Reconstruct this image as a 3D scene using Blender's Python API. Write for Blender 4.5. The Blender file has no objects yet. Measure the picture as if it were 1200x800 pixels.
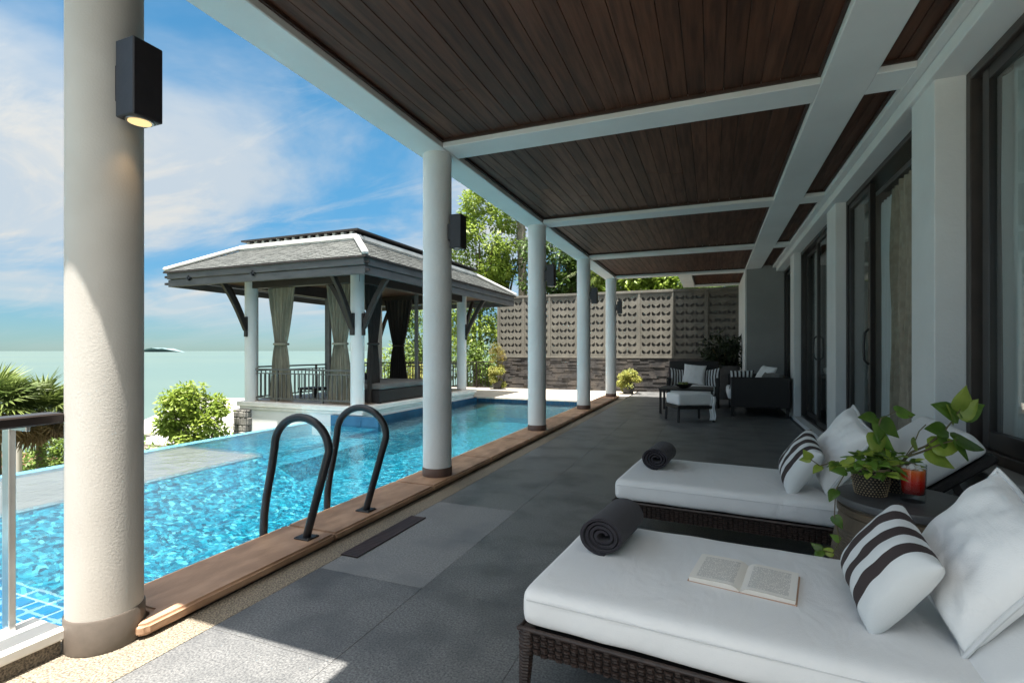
import bpy, bmesh, math, random
from mathutils import Vector, Matrix, Euler, noise as mnoise
from mathutils.geometry import tessellate_polygon
random.seed(7)
R = math.radians
PI = math.pi
scene = bpy.context.scene
COL = scene.collection

# ------------------------------------------------------------------ camera, sky, sun, exposure
FPX, HZ, CAMH = 592.0, 411.0, 1.15
YAW = math.atan(235 / FPX)
cam_data = bpy.data.cameras.new('camera')
cam_data.sensor_width = 36.0
cam_data.lens = FPX / 1200 * 36
cam_data.shift_y = (HZ - 400) / 1200
cam_data.clip_start = 0.05
cam_data.clip_end = 80000
cam = bpy.data.objects.new('camera', cam_data)
cam.location = (0, 0, CAMH)
cam.rotation_euler = (PI / 2, 0, YAW)
COL.objects.link(cam)
scene.camera = cam

SUN = Vector((0.02, -0.238, 1.0)).normalized()          # towards the sun
sun_data = bpy.data.lights.new('sun', 'SUN')
sun_data.energy = 3.9
sun_data.angle = R(0.5)
sun_data.color = (1.0, 0.95, 0.87)
sun = bpy.data.objects.new('sun', sun_data)
sun.rotation_euler = (-SUN).to_track_quat('-Z', 'Y').to_euler()
sun.location = (0, -5, 20)
COL.objects.link(sun)

world = bpy.data.worlds.new('World')
scene.world = world
world.use_nodes = True
wn, wl = world.node_tree.nodes, world.node_tree.links
wn.clear()
w_out = wn.new('ShaderNodeOutputWorld')
w_bg = wn.new('ShaderNodeBackground')
w_bg.inputs['Strength'].default_value = 0.075
sky = wn.new('ShaderNodeTexSky')
sky.sky_type = 'NISHITA'
sky.sun_disc = False
sky.sun_elevation = math.asin(SUN.z)
sky.sun_rotation = math.atan2(SUN.x, SUN.y)
sky.air_density = 1.0
sky.dust_density = 0.1
sky.ozone_density = 2.0
tc = wn.new('ShaderNodeTexCoord')
sep = wn.new('ShaderNodeSeparateXYZ')
wl.new(tc.outputs['Generated'], sep.inputs[0])
def wmath(op, a, b=None, clamp=False):
    n = wn.new('ShaderNodeMath'); n.operation = op; n.use_clamp = clamp
    for i, v in enumerate((a, b)):
        if v is None: continue
        if isinstance(v, (int, float)): n.inputs[i].default_value = v
        else: wl.new(v, n.inputs[i])
    return n.outputs[0]
zc = wmath('ADD', wmath('MAXIMUM', sep.outputs[2], 0.0), 0.16)
px_ = wmath('DIVIDE', sep.outputs[0], zc)
py_ = wmath('DIVIDE', sep.outputs[1], zc)
comb = wn.new('ShaderNodeCombineXYZ')
wl.new(px_, comb.inputs[0]); wl.new(py_, comb.inputs[1])
def cloud_layer(scale, rot, loc, lo, hi, detail, dist, rough=0.55):
    mp = wn.new('ShaderNodeMapping')
    mp.inputs['Scale'].default_value = scale
    mp.inputs['Rotation'].default_value = (0, 0, rot)
    mp.inputs['Location'].default_value = loc
    wl.new(comb.outputs[0], mp.inputs[0])
    nz = wn.new('ShaderNodeTexNoise')
    nz.inputs['Scale'].default_value = 1.0
    nz.inputs['Detail'].default_value = detail
    nz.inputs['Roughness'].default_value = rough
    nz.inputs['Distortion'].default_value = dist
    wl.new(mp.outputs[0], nz.inputs['Vector'])
    mr = wn.new('ShaderNodeMapRange')
    mr.interpolation_type = 'SMOOTHSTEP'
    mr.inputs['From Min'].default_value = lo
    mr.inputs['From Max'].default_value = hi
    wl.new(nz.outputs['Fac'], mr.inputs['Value'])
    return mr.outputs[0]
c1 = cloud_layer((0.50, 0.75, 1), R(35), (4.52, 7.97, 0), 0.385, 0.60, 7, 0.5)
c2 = cloud_layer((1.1, 3.2, 1), R(52), (7.0, 2.0, 0), 0.45, 0.75, 8, 0.8, 0.62)
cl = wmath('ADD', wmath('MULTIPLY', c1, 0.72), wmath('MULTIPLY', c2, 0.45), True)
# clear air: deeper blue above, a soft blue-grey band at the horizon
el = wn.new('ShaderNodeMapRange'); el.interpolation_type = 'SMOOTHSTEP'
el.inputs['From Min'].default_value = -0.02; el.inputs['From Max'].default_value = 0.42
el.inputs['To Min'].default_value = 0.0; el.inputs['To Max'].default_value = 1.0
wl.new(sep.outputs[2], el.inputs['Value'])
tint = wn.new('ShaderNodeMix'); tint.data_type = 'RGBA'
wl.new(el.outputs[0], tint.inputs['Factor'])
tint.inputs['A'].default_value = (0.165, 0.26, 0.345, 1); tint.inputs['B'].default_value = (0.25, 0.53, 0.565, 1)
skyt = wn.new('ShaderNodeMix'); skyt.data_type = 'RGBA'; skyt.blend_type = 'MULTIPLY'
skyt.inputs['Factor'].default_value = 1.0
wl.new(sky.outputs[0], skyt.inputs['A']); wl.new(tint.outputs['Result'], skyt.inputs['B'])
# extra cloud brightness towards the sun, added off-frame to lift the shaded terrace
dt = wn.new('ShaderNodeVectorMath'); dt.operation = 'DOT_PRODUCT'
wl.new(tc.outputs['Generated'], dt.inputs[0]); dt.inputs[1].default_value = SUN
fill_glow = wmath('MULTIPLY', wmath('POWER', wmath('MAXIMUM', dt.outputs['Value'], 0.0), 3.0), 5.2)
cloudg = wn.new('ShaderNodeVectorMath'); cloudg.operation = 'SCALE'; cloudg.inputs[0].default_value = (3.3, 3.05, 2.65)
wl.new(fill_glow, cloudg.inputs['Scale'])
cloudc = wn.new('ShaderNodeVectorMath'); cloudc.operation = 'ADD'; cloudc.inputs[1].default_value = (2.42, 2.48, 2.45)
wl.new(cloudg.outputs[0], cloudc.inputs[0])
lowfade = wn.new('ShaderNodeMapRange'); lowfade.interpolation_type = 'SMOOTHSTEP'
lowfade.inputs['From Min'].default_value = 0.0; lowfade.inputs['From Max'].default_value = 0.11
lowfade.inputs['To Min'].default_value = 0.12
wl.new(sep.outputs[2], lowfade.inputs['Value'])
cl = wmath('MULTIPLY', cl, lowfade.outputs[0])
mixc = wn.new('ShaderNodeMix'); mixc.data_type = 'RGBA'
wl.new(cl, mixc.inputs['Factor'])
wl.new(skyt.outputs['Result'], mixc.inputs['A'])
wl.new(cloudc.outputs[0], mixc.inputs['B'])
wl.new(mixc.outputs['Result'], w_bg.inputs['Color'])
wl.new(w_bg.outputs[0], w_out.inputs['Surface'])

scene.view_settings.view_transform = 'Standard'
scene.view_settings.look = 'None'
scene.view_settings.exposure = 2.05
scene.view_settings.gamma = 1.0
scene.view_settings.use_curve_mapping = False
scene.render.engine = 'CYCLES'
scene.cycles.max_bounces = 10
scene.cycles.diffuse_bounces = 5
scene.cycles.transparent_max_bounces = 24
scene.cycles.sample_clamp_indirect = 6.0

# ------------------------------------------------------------------ materials (all procedural)
MATS = {}
def srgb(r, g, b):
    f = lambda c: (c / 255 / 12.92) if c / 255 <= 0.04045 else ((c / 255 + 0.055) / 1.055) ** 2.4
    return (f(r), f(g), f(b), 1)
def col4(c): return tuple(c) + (1,) if len(c) == 3 else tuple(c)
def pm(name, c1, c2=None, scale=6.0, rough=0.6, bump=0.0, bscale=60.0, stretch=(1, 1, 1), rand=0.0, metal=0.0,
       spec=0.5, coord='pos', detail=5.0, lo=0.35, hi=0.65, sheen=0.0, translucent=0.0, bstretch=None, rvar=0.0, c3=None, s3=1.0, bump2=0.0, bscale2=6.0, bst2=(1, 1, 1)):
    """colour: two tones mixed by noise (+ a broad third one); relief: fine bump; rand: value shift per object"""
    m = bpy.data.materials.new(name); m.use_nodes = True
    n, l = m.node_tree.nodes, m.node_tree.links
    b = n['Principled BSDF']
    b.inputs['Roughness'].default_value = rough
    b.inputs['Metallic'].default_value = metal
    b.inputs['Specular IOR Level'].default_value = spec
    if sheen: b.inputs['Sheen Weight'].default_value = sheen
    if coord == 'pos':
        g = n.new('ShaderNodeNewGeometry'); src = g.outputs['Position']
    elif coord == 'uv':
        g = n.new('ShaderNodeTexCoord'); src = g.outputs['UV']
    else:
        g = n.new('ShaderNodeTexCoord'); src = g.outputs['Object']
    mp = n.new('ShaderNodeMapping'); mp.inputs['Scale'].default_value = stretch
    l.new(src, mp.inputs[0])
    c2 = c2 or tuple(x * 0.85 for x in c1[:3])
    nz = n.new('ShaderNodeTexNoise'); nz.inputs['Scale'].default_value = scale; nz.inputs['Detail'].default_value = detail
    l.new(mp.outputs[0], nz.inputs['Vector'])
    mr = n.new('ShaderNodeMapRange'); mr.inputs['From Min'].default_value = lo; mr.inputs['From Max'].default_value = hi
    l.new(nz.outputs['Fac'], mr.inputs['Value'])
    mx = n.new('ShaderNodeMix'); mx.data_type = 'RGBA'
    mx.inputs['A'].default_value = col4(c1); mx.inputs['B'].default_value = col4(c2)
    l.new(mr.outputs[0], mx.inputs['Factor'])
    colout = mx.outputs['Result']
    if c3 is not None:
        n3 = n.new('ShaderNodeTexNoise'); n3.inputs['Scale'].default_value = s3; n3.inputs['Detail'].default_value = 4
        l.new(mp.outputs[0], n3.inputs['Vector'])
        m3 = n.new('ShaderNodeMapRange'); m3.inputs['From Min'].default_value = 0.45; m3.inputs['From Max'].default_value = 0.7
        l.new(n3.outputs['Fac'], m3.inputs['Value'])
        x3 = n.new('ShaderNodeMix'); x3.data_type = 'RGBA'
        l.new(m3.outputs[0], x3.inputs['Factor']); l.new(colout, x3.inputs['A']); x3.inputs['B'].default_value = col4(c3)
        colout = x3.outputs['Result']
    if rand:
        oi = n.new('ShaderNodeObjectInfo')
        r_ = n.new('ShaderNodeMapRange'); r_.inputs['To Min'].default_value = 1 - rand; r_.inputs['To Max'].default_value = 1 + rand
        l.new(oi.outputs['Random'], r_.inputs['Value'])
        hs = n.new('ShaderNodeHueSaturation'); l.new(colout, hs.inputs['Color']); l.new(r_.outputs[0], hs.inputs['Value'])
        colout = hs.outputs[0]
    l.new(colout, b.inputs['Base Color'])
    if rvar:
        rr = n.new('ShaderNodeMapRange'); rr.inputs['To Min'].default_value = rough - rvar; rr.inputs['To Max'].default_value = rough + rvar
        l.new(nz.outputs['Fac'], rr.inputs['Value']); l.new(rr.outputs[0], b.inputs['Roughness'])
    if bump:
        src2 = mp.outputs[0]
        if bstretch:
            mb = n.new('ShaderNodeMapping'); mb.inputs['Scale'].default_value = bstretch; l.new(src, mb.inputs[0]); src2 = mb.outputs[0]
        nb = n.new('ShaderNodeTexNoise'); nb.inputs['Scale'].default_value = bscale; nb.inputs['Detail'].default_value = 4
        l.new(src2, nb.inputs['Vector'])
        bp = n.new('ShaderNodeBump'); bp.inputs['Strength'].default_value = bump; bp.inputs['Distance'].default_value = 0.01
        l.new(nb.outputs['Fac'], bp.inputs['Height']); l.new(bp.outputs[0], b.inputs['Normal'])
        if bump2:
            m2 = n.new('ShaderNodeMapping'); m2.inputs['Scale'].default_value = bst2; l.new(src, m2.inputs[0])
            n2 = n.new('ShaderNodeTexNoise'); n2.inputs['Scale'].default_value = bscale2; n2.inputs['Detail'].default_value = 3; n2.inputs['Distortion'].default_value = 0.8
            l.new(m2.outputs[0], n2.inputs['Vector'])
            b2 = n.new('ShaderNodeBump'); b2.inputs['Strength'].default_value = bump2; b2.inputs['Distance'].default_value = 0.03
            l.new(n2.outputs['Fac'], b2.inputs['Height']); l.new(b2.outputs[0], bp.inputs['Normal'])
    if translucent:
        out = n['Material Output']
        t = n.new('ShaderNodeBsdfTranslucent'); l.new(colout, t.inputs['Color'])
        ms = n.new('ShaderNodeMixShader'); ms.inputs[0].default_value = translucent
        l.new(b.outputs[0], ms.inputs[1]); l.new(t.outputs[0], ms.inputs[2]); l.new(ms.outputs[0], out.inputs['Surface'])
    MATS[name] = m
    return m

pm('white_plaster', (0.68, 0.69, 0.68), (0.63, 0.64, 0.63), 3, 0.75, 0.22, 45)
pm('column_plaster', (0.52, 0.50, 0.46), (0.47, 0.45, 0.41), 4, 0.8, 0.10, 120, c3=(0.44, 0.41, 0.37), s3=1.2)
pm('beam_paint', (0.68, 0.69, 0.68), (0.63, 0.64, 0.63), 2, 0.7, 0.08, 40)
pm('wall_grey', (0.30, 0.30, 0.29), (0.26, 0.26, 0.25), 2, 0.75, 0.15, 50)
pm('base_brown', (0.13, 0.075, 0.055), (0.09, 0.055, 0.045), 9, 0.5, 0.1, 60)
pm('base_grey', (0.14, 0.115, 0.095), (0.10, 0.085, 0.07), 9, 0.5, 0.1, 60)
pm('plank', (0.100, 0.041, 0.022), (0.050, 0.020, 0.011), 9, 0.55, 0.15, 40, stretch=(3.5, 0.25, 3.5), rand=0.26, spec=0.3, coord='pos', bstretch=(6, 0.5, 6), rvar=0.08)
pm('plank_back', (0.010, 0.008, 0.007), None, 5, 0.9)
pm('plank_trim', (0.045, 0.022, 0.015), (0.03, 0.015, 0.01), 9, 0.5, 0.1)
pm('granite', (0.225, 0.225, 0.220), (0.072, 0.074, 0.077), 120, 0.40, 0.30, 160, rand=0.05, detail=7, lo=0.34, hi=0.68, c3=(0.072, 0.074, 0.077), s3=3.0, rvar=0.16)
pm('granite_light', (0.29, 0.29, 0.285), (0.18, 0.18, 0.18), 95, 0.6, 0.35, 130, rand=0.04, detail=3, c3=(0.18, 0.185, 0.19), s3=3)
pm('grout', (0.10, 0.10, 0.10), None, 20, 0.9)
pm('pebble', (0.36, 0.30, 0.22), (0.13, 0.11, 0.085), 130, 0.8, 0.9, 130, detail=2, lo=0.38, hi=0.62)
pm('pebble_dark', (0.24, 0.20, 0.15), (0.06, 0.05, 0.04), 130, 0.8, 0.9, 130, detail=2)
pm('sandstone', (0.44, 0.26, 0.155), (0.30, 0.175, 0.105), 2.6, 0.55, 0.2, 40, stretch=(2.4, 1, 1), rand=0.16, c3=(0.52, 0.32, 0.20), s3=5, rvar=0.1)
pm('grate', (0.060, 0.034, 0.032), (0.04, 0.025, 0.023), 12, 0.5, 0.1)
pm('paving', (0.46, 0.42, 0.36), (0.38, 0.35, 0.30), 5, 0.8, 0.2, 60, rand=0.06)
pm('curb_white', (0.74, 0.72, 0.68), (0.66, 0.64, 0.60), 6, 0.6, 0.1, 40)
pm('black_metal', (0.012, 0.012, 0.014), (0.018, 0.018, 0.02), 8, 0.35, 0.0, spec=0.5)
pm('rail_metal', (0.020, 0.014, 0.012), (0.028, 0.02, 0.018), 8, 0.3, 0.0, metal=0.3)
pm('steel', (0.55, 0.54, 0.52), (0.45, 0.44, 0.42), 10, 0.3, 0.0, metal=1.0)
pm('rail_grey', (0.13, 0.13, 0.125), (0.10, 0.10, 0.095), 8, 0.4, 0.0, metal=0.2)
pm('lamp_black', (0.014, 0.013, 0.015), (0.02, 0.018, 0.02), 20, 0.45, 0.05)
pm('lamp_grey', (0.10, 0.10, 0.11), (0.08, 0.08, 0.09), 20, 0.45, 0.05)
pm('frame_dark', (0.020, 0.017, 0.016), (0.026, 0.022, 0.02), 8, 0.35, 0.0)
pm('frame_bronze', (0.075, 0.062, 0.055), (0.06, 0.05, 0.045), 8, 0.4, 0.0, metal=0.3)
pm('room', (0.50, 0.48, 0.45), (0.45, 0.43, 0.40), 2, 0.8)
pm('room_floor', (0.28, 0.22, 0.17), (0.22, 0.17, 0.13), 4, 0.4)
pm('drape', (0.42, 0.37, 0.29), (0.33, 0.29, 0.225), 14, 0.85, 0.1, 200, translucent=0.12)
pm('drape_green', (0.36, 0.34, 0.26), (0.25, 0.235, 0.18), 10, 0.85, 0.1, 200, stretch=(6, 6, 0.4), translucent=0.08)
pm('drape_dark', (0.045, 0.038, 0.034), (0.03, 0.026, 0.024), 10, 0.85, stretch=(6, 6, 0.4))
pm('cushion', (0.83, 0.83, 0.82), (0.78, 0.785, 0.78), 2, 0.9, 0.16, 300, bump2=0.30, bscale2=5, bst2=(1.6, 0.8, 1), coord='obj', sheen=0.1)
pm('pillow_white', (0.86, 0.86, 0.85), (0.82, 0.82, 0.81), 3, 0.9, 0.14, 260, bump2=0.42, bscale2=5, bst2=(1, 1.8, 1), coord='obj', sheen=0.1)
pm('piping', (0.70, 0.71, 0.71), None, 3, 0.9)
pm('wicker', (0.050, 0.032, 0.026), (0.022, 0.014, 0.012), 40, 0.42, 0.15, 200, coord='obj', lo=0.3, hi=0.7)
pm('wicker_back', (0.010, 0.008, 0.007), None, 10, 0.7)
pm('wicker_black', (0.016, 0.013, 0.012), (0.008, 0.007, 0.007), 60, 0.5, 0.4, 160)
pm('towel', (0.027, 0.023, 0.031), (0.017, 0.014, 0.020), 60, 0.95, 0.5, 420, coord='obj', sheen=0.15)
pm('cover', (0.55, 0.36, 0.26), (0.50, 0.32, 0.23), 10, 0.7)
pm('drum_wood', (0.13, 0.092, 0.055), (0.07, 0.05, 0.03), 6, 0.55, 0.3, 40, coord='obj')
pm('drum_top', (0.065, 0.066, 0.068), (0.05, 0.05, 0.052), 6, 0.45, 0.1, 40)
pm('pot_straw', (0.34, 0.27, 0.17), (0.25, 0.19, 0.11), 50, 0.7, 0.2, 120, coord='obj')
pm('pot_dark', (0.020, 0.015, 0.012), None, 50, 0.7)
pm('leaf_pothos', (0.14, 0.25, 0.036), (0.075, 0.165, 0.02), 18, 0.35, 0.1, 40, rand=0.3, translucent=0.3)
pm('leaf_lime', (0.34, 0.42, 0.07), (0.22, 0.32, 0.04), 18, 0.4, 0.1, 40, rand=0.25, translucent=0.3)
pm('vine', (0.12, 0.11, 0.04), (0.09, 0.06, 0.03), 18, 0.6)
pm('soil', (0.03, 0.02, 0.015), None, 30, 0.95)
pm('paper', (0.84, 0.78, 0.70), (0.80, 0.74, 0.66), 8, 0.9, coord='obj')
pm('stone_black', (0.050, 0.046, 0.045), (0.020, 0.019, 0.020), 5, 0.7, 0.5, 40, c3=(0.085, 0.072, 0.062), s3=3.3)
pm('screen_stone', (0.150, 0.140, 0.118), (0.108, 0.101, 0.085), 4, 0.8, 0.3, 40, c3=(0.098, 0.094, 0.08), s3=1.3)
pm('shingle', (0.115, 0.122, 0.117), (0.080, 0.086, 0.083), 7, 0.75, 0.15, 60)
pm('ridge_white', (0.68, 0.68, 0.66), (0.55, 0.55, 0.53), 4, 0.6, 0.1, 30)
pm('fascia', (0.10, 0.102, 0.106), (0.07, 0.072, 0.076), 3, 0.6, 0.1, 40, stretch=(1, 1, 5))
pm('timber_dark', (0.030, 0.022, 0.020), (0.020, 0.016, 0.014), 6, 0.55, 0.2, 40)
pm('gazebo_ceiling', (0.075, 0.035, 0.024), (0.05, 0.024, 0.016), 6, 0.6, stretch=(6, 0.5, 1))
pm('rubble', (0.26, 0.25, 0.23), (0.15, 0.145, 0.135), 9, 0.85, 0.5, 30, rand=0.3)
pm('mortar', (0.10, 0.10, 0.095), None, 20, 0.9)
pm('bed_fabric', (0.16, 0.155, 0.145), (0.13, 0.125, 0.12), 6, 0.9, 0.1, 100)
pm('bark', (0.16, 0.12, 0.085), (0.08, 0.06, 0.045), 10, 0.9, 0.5, 20, stretch=(3, 3, 0.6))
pm('bark_grey', (0.28, 0.25, 0.21), (0.17, 0.15, 0.12), 8, 0.9, 0.5, 20, stretch=(2, 2, 3))
pm('leaf_green', (0.17, 0.25, 0.04), (0.08, 0.145, 0.022), 1.6, 0.5, translucent=0.3)
pm('leaf_bright', (0.31, 0.39, 0.06), (0.16, 0.25, 0.03), 1.6, 0.5, translucent=0.35)
pm('leaf_dark', (0.10, 0.165, 0.03), (0.045, 0.09, 0.018), 1.8, 0.45, translucent=0.25)
pm('leaf_shade', (0.028, 0.045, 0.014), (0.012, 0.022, 0.007), 4, 0.5, translucent=0.15)
pm('leaf_yellow', (0.38, 0.36, 0.075), (0.22, 0.26, 0.05), 7, 0.5, translucent=0.3)
pm('leaf_orange', (0.28, 0.20, 0.03), (0.14, 0.16, 0.03), 4, 0.5, translucent=0.3)
pm('leaf_palm', (0.19, 0.24, 0.06), (0.09, 0.14, 0.035), 2, 0.45, rand=0.25, translucent=0.2)
pm('leaf_dry', (0.26, 0.18, 0.08), (0.14, 0.09, 0.045), 3, 0.8, rand=0.25, translucent=0.2)
pm('ground', (0.10, 0.12, 0.04), (0.055, 0.065, 0.03), 0.5, 0.95, 0.5, 4, c3=(0.17, 0.13, 0.08), s3=0.25)
pm('house_wall', (0.62, 0.58, 0.52), (0.55, 0.52, 0.47), 1, 0.8)
pm('house_roof_white', (0.46, 0.44, 0.43), (0.40, 0.385, 0.375), 1.2, 0.7, 0.2, 6)
pm('house_roof_red', (0.30, 0.14, 0.11), (0.22, 0.10, 0.08), 2, 0.8, 0.3, 9)
pm('house_roof_grey', (0.24, 0.20, 0.185), (0.18, 0.15, 0.14), 2, 0.8, 0.3, 9)
pm('window_dark', (0.02, 0.025, 0.03), None, 2, 0.15)
pm('island', (0.17, 0.25, 0.27), (0.155, 0.235, 0.255), 0.002, 0.95)  # pale blue colour already includes the fade of distant haze
pm('vase_grey', (0.15, 0.14, 0.135), (0.10, 0.095, 0.09), 8, 0.7, 0.2, 40)
pm('pot_black', (0.012, 0.012, 0.012), (0.02, 0.019, 0.018), 12, 0.5)
pm('fruit', (0.10, 0.16, 0.03), (0.16, 0.13, 0.03), 20, 0.4)
pm('lime_skin', (0.30, 0.36, 0.05), (0.24, 0.30, 0.04), 20, 0.4)
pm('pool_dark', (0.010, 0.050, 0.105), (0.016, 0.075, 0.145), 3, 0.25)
pm('pool_step', (0.01, 0.11, 0.23), (0.015, 0.15, 0.28), 5, 0.25)
pm('grout_white', (0.36, 0.48, 0.52), None, 5, 0.6)
pm('ledge_grey', (0.185, 0.18, 0.18), (0.15, 0.147, 0.148), 1.5, 0.5, 0.1, 20, c3=(0.165, 0.162, 0.165), s3=0.4)
pm('edge_blue', (0.22, 0.45, 0.58), (0.16, 0.38, 0.52), 20, 0.3)

def raw(name):
    m = bpy.data.materials.new(name); m.use_nodes = True
    m.node_tree.nodes.clear(); MATS[name] = m
    n, l = m.node_tree.nodes, m.node_tree.links
    return m, n, l, n.new('ShaderNodeOutputMaterial')

# stripes: brown and off-white bands woven into the pillow cloth, along its own V axis
def stripes(name, period, frac, dark=(0.045, 0.032, 0.032), light=(0.66, 0.68, 0.68), off=0.0, axis=1, umax=2.0):
    m = pm(name, light, None, 4, 0.9, 0.1, 220, coord='obj')
    n, l = m.node_tree.nodes, m.node_tree.links
    uv = n.new('ShaderNodeTexCoord'); sp = n.new('ShaderNodeSeparateXYZ'); l.new(uv.outputs['UV'], sp.inputs[0])
    def M(op, a, b):
        k = n.new('ShaderNodeMath'); k.operation = op
        for i, v in enumerate((a, b)):
            if isinstance(v, (int, float)): k.inputs[i].default_value = v
            else: l.new(v, k.inputs[i])
        return k.outputs[0]
    fr = M('FRACT', M('ADD', M('DIVIDE', sp.outputs[axis], period), off), 0)
    lt = M('MULTIPLY', M('LESS_THAN', fr, frac), M('LESS_THAN', sp.outputs[axis], umax))
    mx = n.new('ShaderNodeMix'); mx.data_type = 'RGBA'
    mx.inputs['A'].default_value = col4(light); mx.inputs['B'].default_value = col4(dark)
    l.new(lt, mx.inputs['Factor'])
    l.new(mx.outputs['Result'], n['Principled BSDF'].inputs['Base Color'])
    return m
stripes('stripe_pillow', 0.25, 0.52, off=0.24, axis=0, umax=0.85)
stripes('stripe_small', 0.16, 0.5, axis=0)

# mosaic of the pool: blue tiles warped by noise, water ripples and refraction painted into the colour
m = pm('ripple_mosaic', (0.1, 0.5, 0.6), None, 4, 0.3)
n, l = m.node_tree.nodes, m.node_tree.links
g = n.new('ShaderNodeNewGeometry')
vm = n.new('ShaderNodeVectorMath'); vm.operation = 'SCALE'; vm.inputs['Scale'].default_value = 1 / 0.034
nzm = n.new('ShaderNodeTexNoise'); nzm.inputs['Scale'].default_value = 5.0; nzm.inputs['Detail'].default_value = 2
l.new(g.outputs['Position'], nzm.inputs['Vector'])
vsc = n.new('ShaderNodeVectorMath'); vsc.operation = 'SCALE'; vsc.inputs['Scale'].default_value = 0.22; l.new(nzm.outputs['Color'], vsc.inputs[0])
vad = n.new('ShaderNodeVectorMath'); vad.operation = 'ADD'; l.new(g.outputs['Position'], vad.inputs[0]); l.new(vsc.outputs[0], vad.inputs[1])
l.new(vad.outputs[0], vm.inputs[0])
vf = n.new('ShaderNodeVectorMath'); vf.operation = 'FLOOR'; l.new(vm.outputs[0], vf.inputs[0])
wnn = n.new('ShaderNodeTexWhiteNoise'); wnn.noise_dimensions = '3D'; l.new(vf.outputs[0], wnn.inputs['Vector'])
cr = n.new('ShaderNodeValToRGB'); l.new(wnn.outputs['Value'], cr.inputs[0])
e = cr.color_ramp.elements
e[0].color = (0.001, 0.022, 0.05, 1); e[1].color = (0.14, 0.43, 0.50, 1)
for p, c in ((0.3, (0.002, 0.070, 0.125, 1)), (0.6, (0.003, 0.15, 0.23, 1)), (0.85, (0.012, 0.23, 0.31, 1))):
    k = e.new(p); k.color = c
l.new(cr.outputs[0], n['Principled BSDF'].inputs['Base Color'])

# clear pool water: mirror by Fresnel over a clear tinted body, small ripples
def water(name, tint, bumps, ior=1.33, rough=0.01):
    m, n, l, out = raw(name)
    g = n.new('ShaderNodeNewGeometry')
    prev = None
    for sc, st, dist, stretch in bumps:
        mp = n.new('ShaderNodeMapping'); mp.inputs['Scale'].default_value = stretch
        l.new(g.outputs['Position'], mp.inputs[0])
        nz = n.new('ShaderNodeTexNoise'); nz.inputs['Scale'].default_value = sc; nz.inputs['Detail'].default_value = 3
        nz.inputs['Distortion'].default_value = 0.6
        l.new(mp.outputs[0], nz.inputs['Vector'])
        bp = n.new('ShaderNodeBump'); bp.inputs['Strength'].default_value = st; bp.inputs['Distance'].default_value = dist
        l.new(nz.outputs['Fac'], bp.inputs['Height'])
        if prev: l.new(prev, bp.inputs['Normal'])
        prev = bp.outputs[0]
    fr = n.new('ShaderNodeFresnel'); fr.inputs['IOR'].default_value = ior; l.new(prev, fr.inputs['Normal'])
    tr = n.new('ShaderNodeBsdfTransparent'); tr.inputs['Color'].default_value = tint
    gl = n.new('ShaderNodeBsdfGlossy'); gl.inputs['Roughness'].default_value = rough; l.new(prev, gl.inputs['Normal'])
    rf = n.new('ShaderNodeBsdfRefraction'); rf.inputs['Color'].default_value = tint; rf.inputs['IOR'].default_value = 1.33; l.new(prev, rf.inputs['Normal'])
    body = n.new('ShaderNodeMixShader'); body.inputs[0].default_value = 0.4; l.new(tr.outputs[0], body.inputs[1]); l.new(rf.outputs[0], body.inputs[2])
    ms = n.new('ShaderNodeMixShader'); l.new(fr.outputs[0], ms.inputs[0]); l.new(body.outputs[0], ms.inputs[1]); l.new(gl.outputs[0], ms.inputs[2])
    l.new(ms.outputs[0], out.inputs['Surface'])
    return m
water('pool_water', (0.90, 0.98, 0.99, 1), [(0.9, 0.15, 0.06, (1, 1, 1)), (3.0, 0.38, 0.03, (1, 1, 1)), (9, 0.42, 0.014, (1, 1.3, 1))])
def glass(name, tint, f0=0.05, rough=0.0):
    m, n, l, out = raw(name)
    lw = n.new('ShaderNodeLayerWeight'); lw.inputs['Blend'].default_value = 0.5
    p5 = n.new('ShaderNodeMath'); p5.operation = 'POWER'; l.new(lw.outputs['Facing'], p5.inputs[0]); p5.inputs[1].default_value = 5.0
    ma = n.new('ShaderNodeMath'); ma.operation = 'MULTIPLY_ADD'; l.new(p5.outputs[0], ma.inputs[0]); ma.inputs[1].default_value = 1 - f0; ma.inputs[2].default_value = f0
    tr = n.new('ShaderNodeBsdfTransparent'); tr.inputs['Color'].default_value = tint
    gl = n.new('ShaderNodeBsdfGlossy'); gl.inputs['Roughness'].default_value = rough
    ms = n.new('ShaderNodeMixShader'); l.new(ma.outputs[0], ms.inputs[0]); l.new(tr.outputs[0], ms.inputs[1]); l.new(gl.outputs[0], ms.inputs[2])
    l.new(ms.outputs[0], out.inputs['Surface'])
glass('pane', (0.90, 0.94, 0.93, 1), 0.09)
glass('tumbler', (0.95, 0.97, 0.97, 1), 0.04)
# sheer voile
m, n, l, out = raw('sheer')
d = n.new('ShaderNodeBsdfDiffuse'); d.inputs['Color'].default_value = (0.88, 0.90, 0.91, 1)
t = n.new('ShaderNodeBsdfTranslucent'); t.inputs['Color'].default_value = (0.88, 0.90, 0.91, 1)
x = n.new('ShaderNodeBsdfTransparent')
a = n.new('ShaderNodeMixShader'); a.inputs[0].default_value = 0.35; l.new(d.outputs[0], a.inputs[1]); l.new(t.outputs[0], a.inputs[2])
b = n.new('ShaderNodeMixShader'); b.inputs[0].default_value = 0.06; l.new(a.outputs[0], b.inputs[1]); l.new(x.outputs[0], b.inputs[2])
l.new(b.outputs[0], out.inputs['Surface'])
# sea
m = pm('sea', (0.105, 0.150, 0.122), (0.092, 0.138, 0.112), 0.012, 0.28, 0.8, 0.22, spec=0.4, stretch=(1, 1, 1), c3=(0.075, 0.125, 0.112), s3=0.0016)
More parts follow.
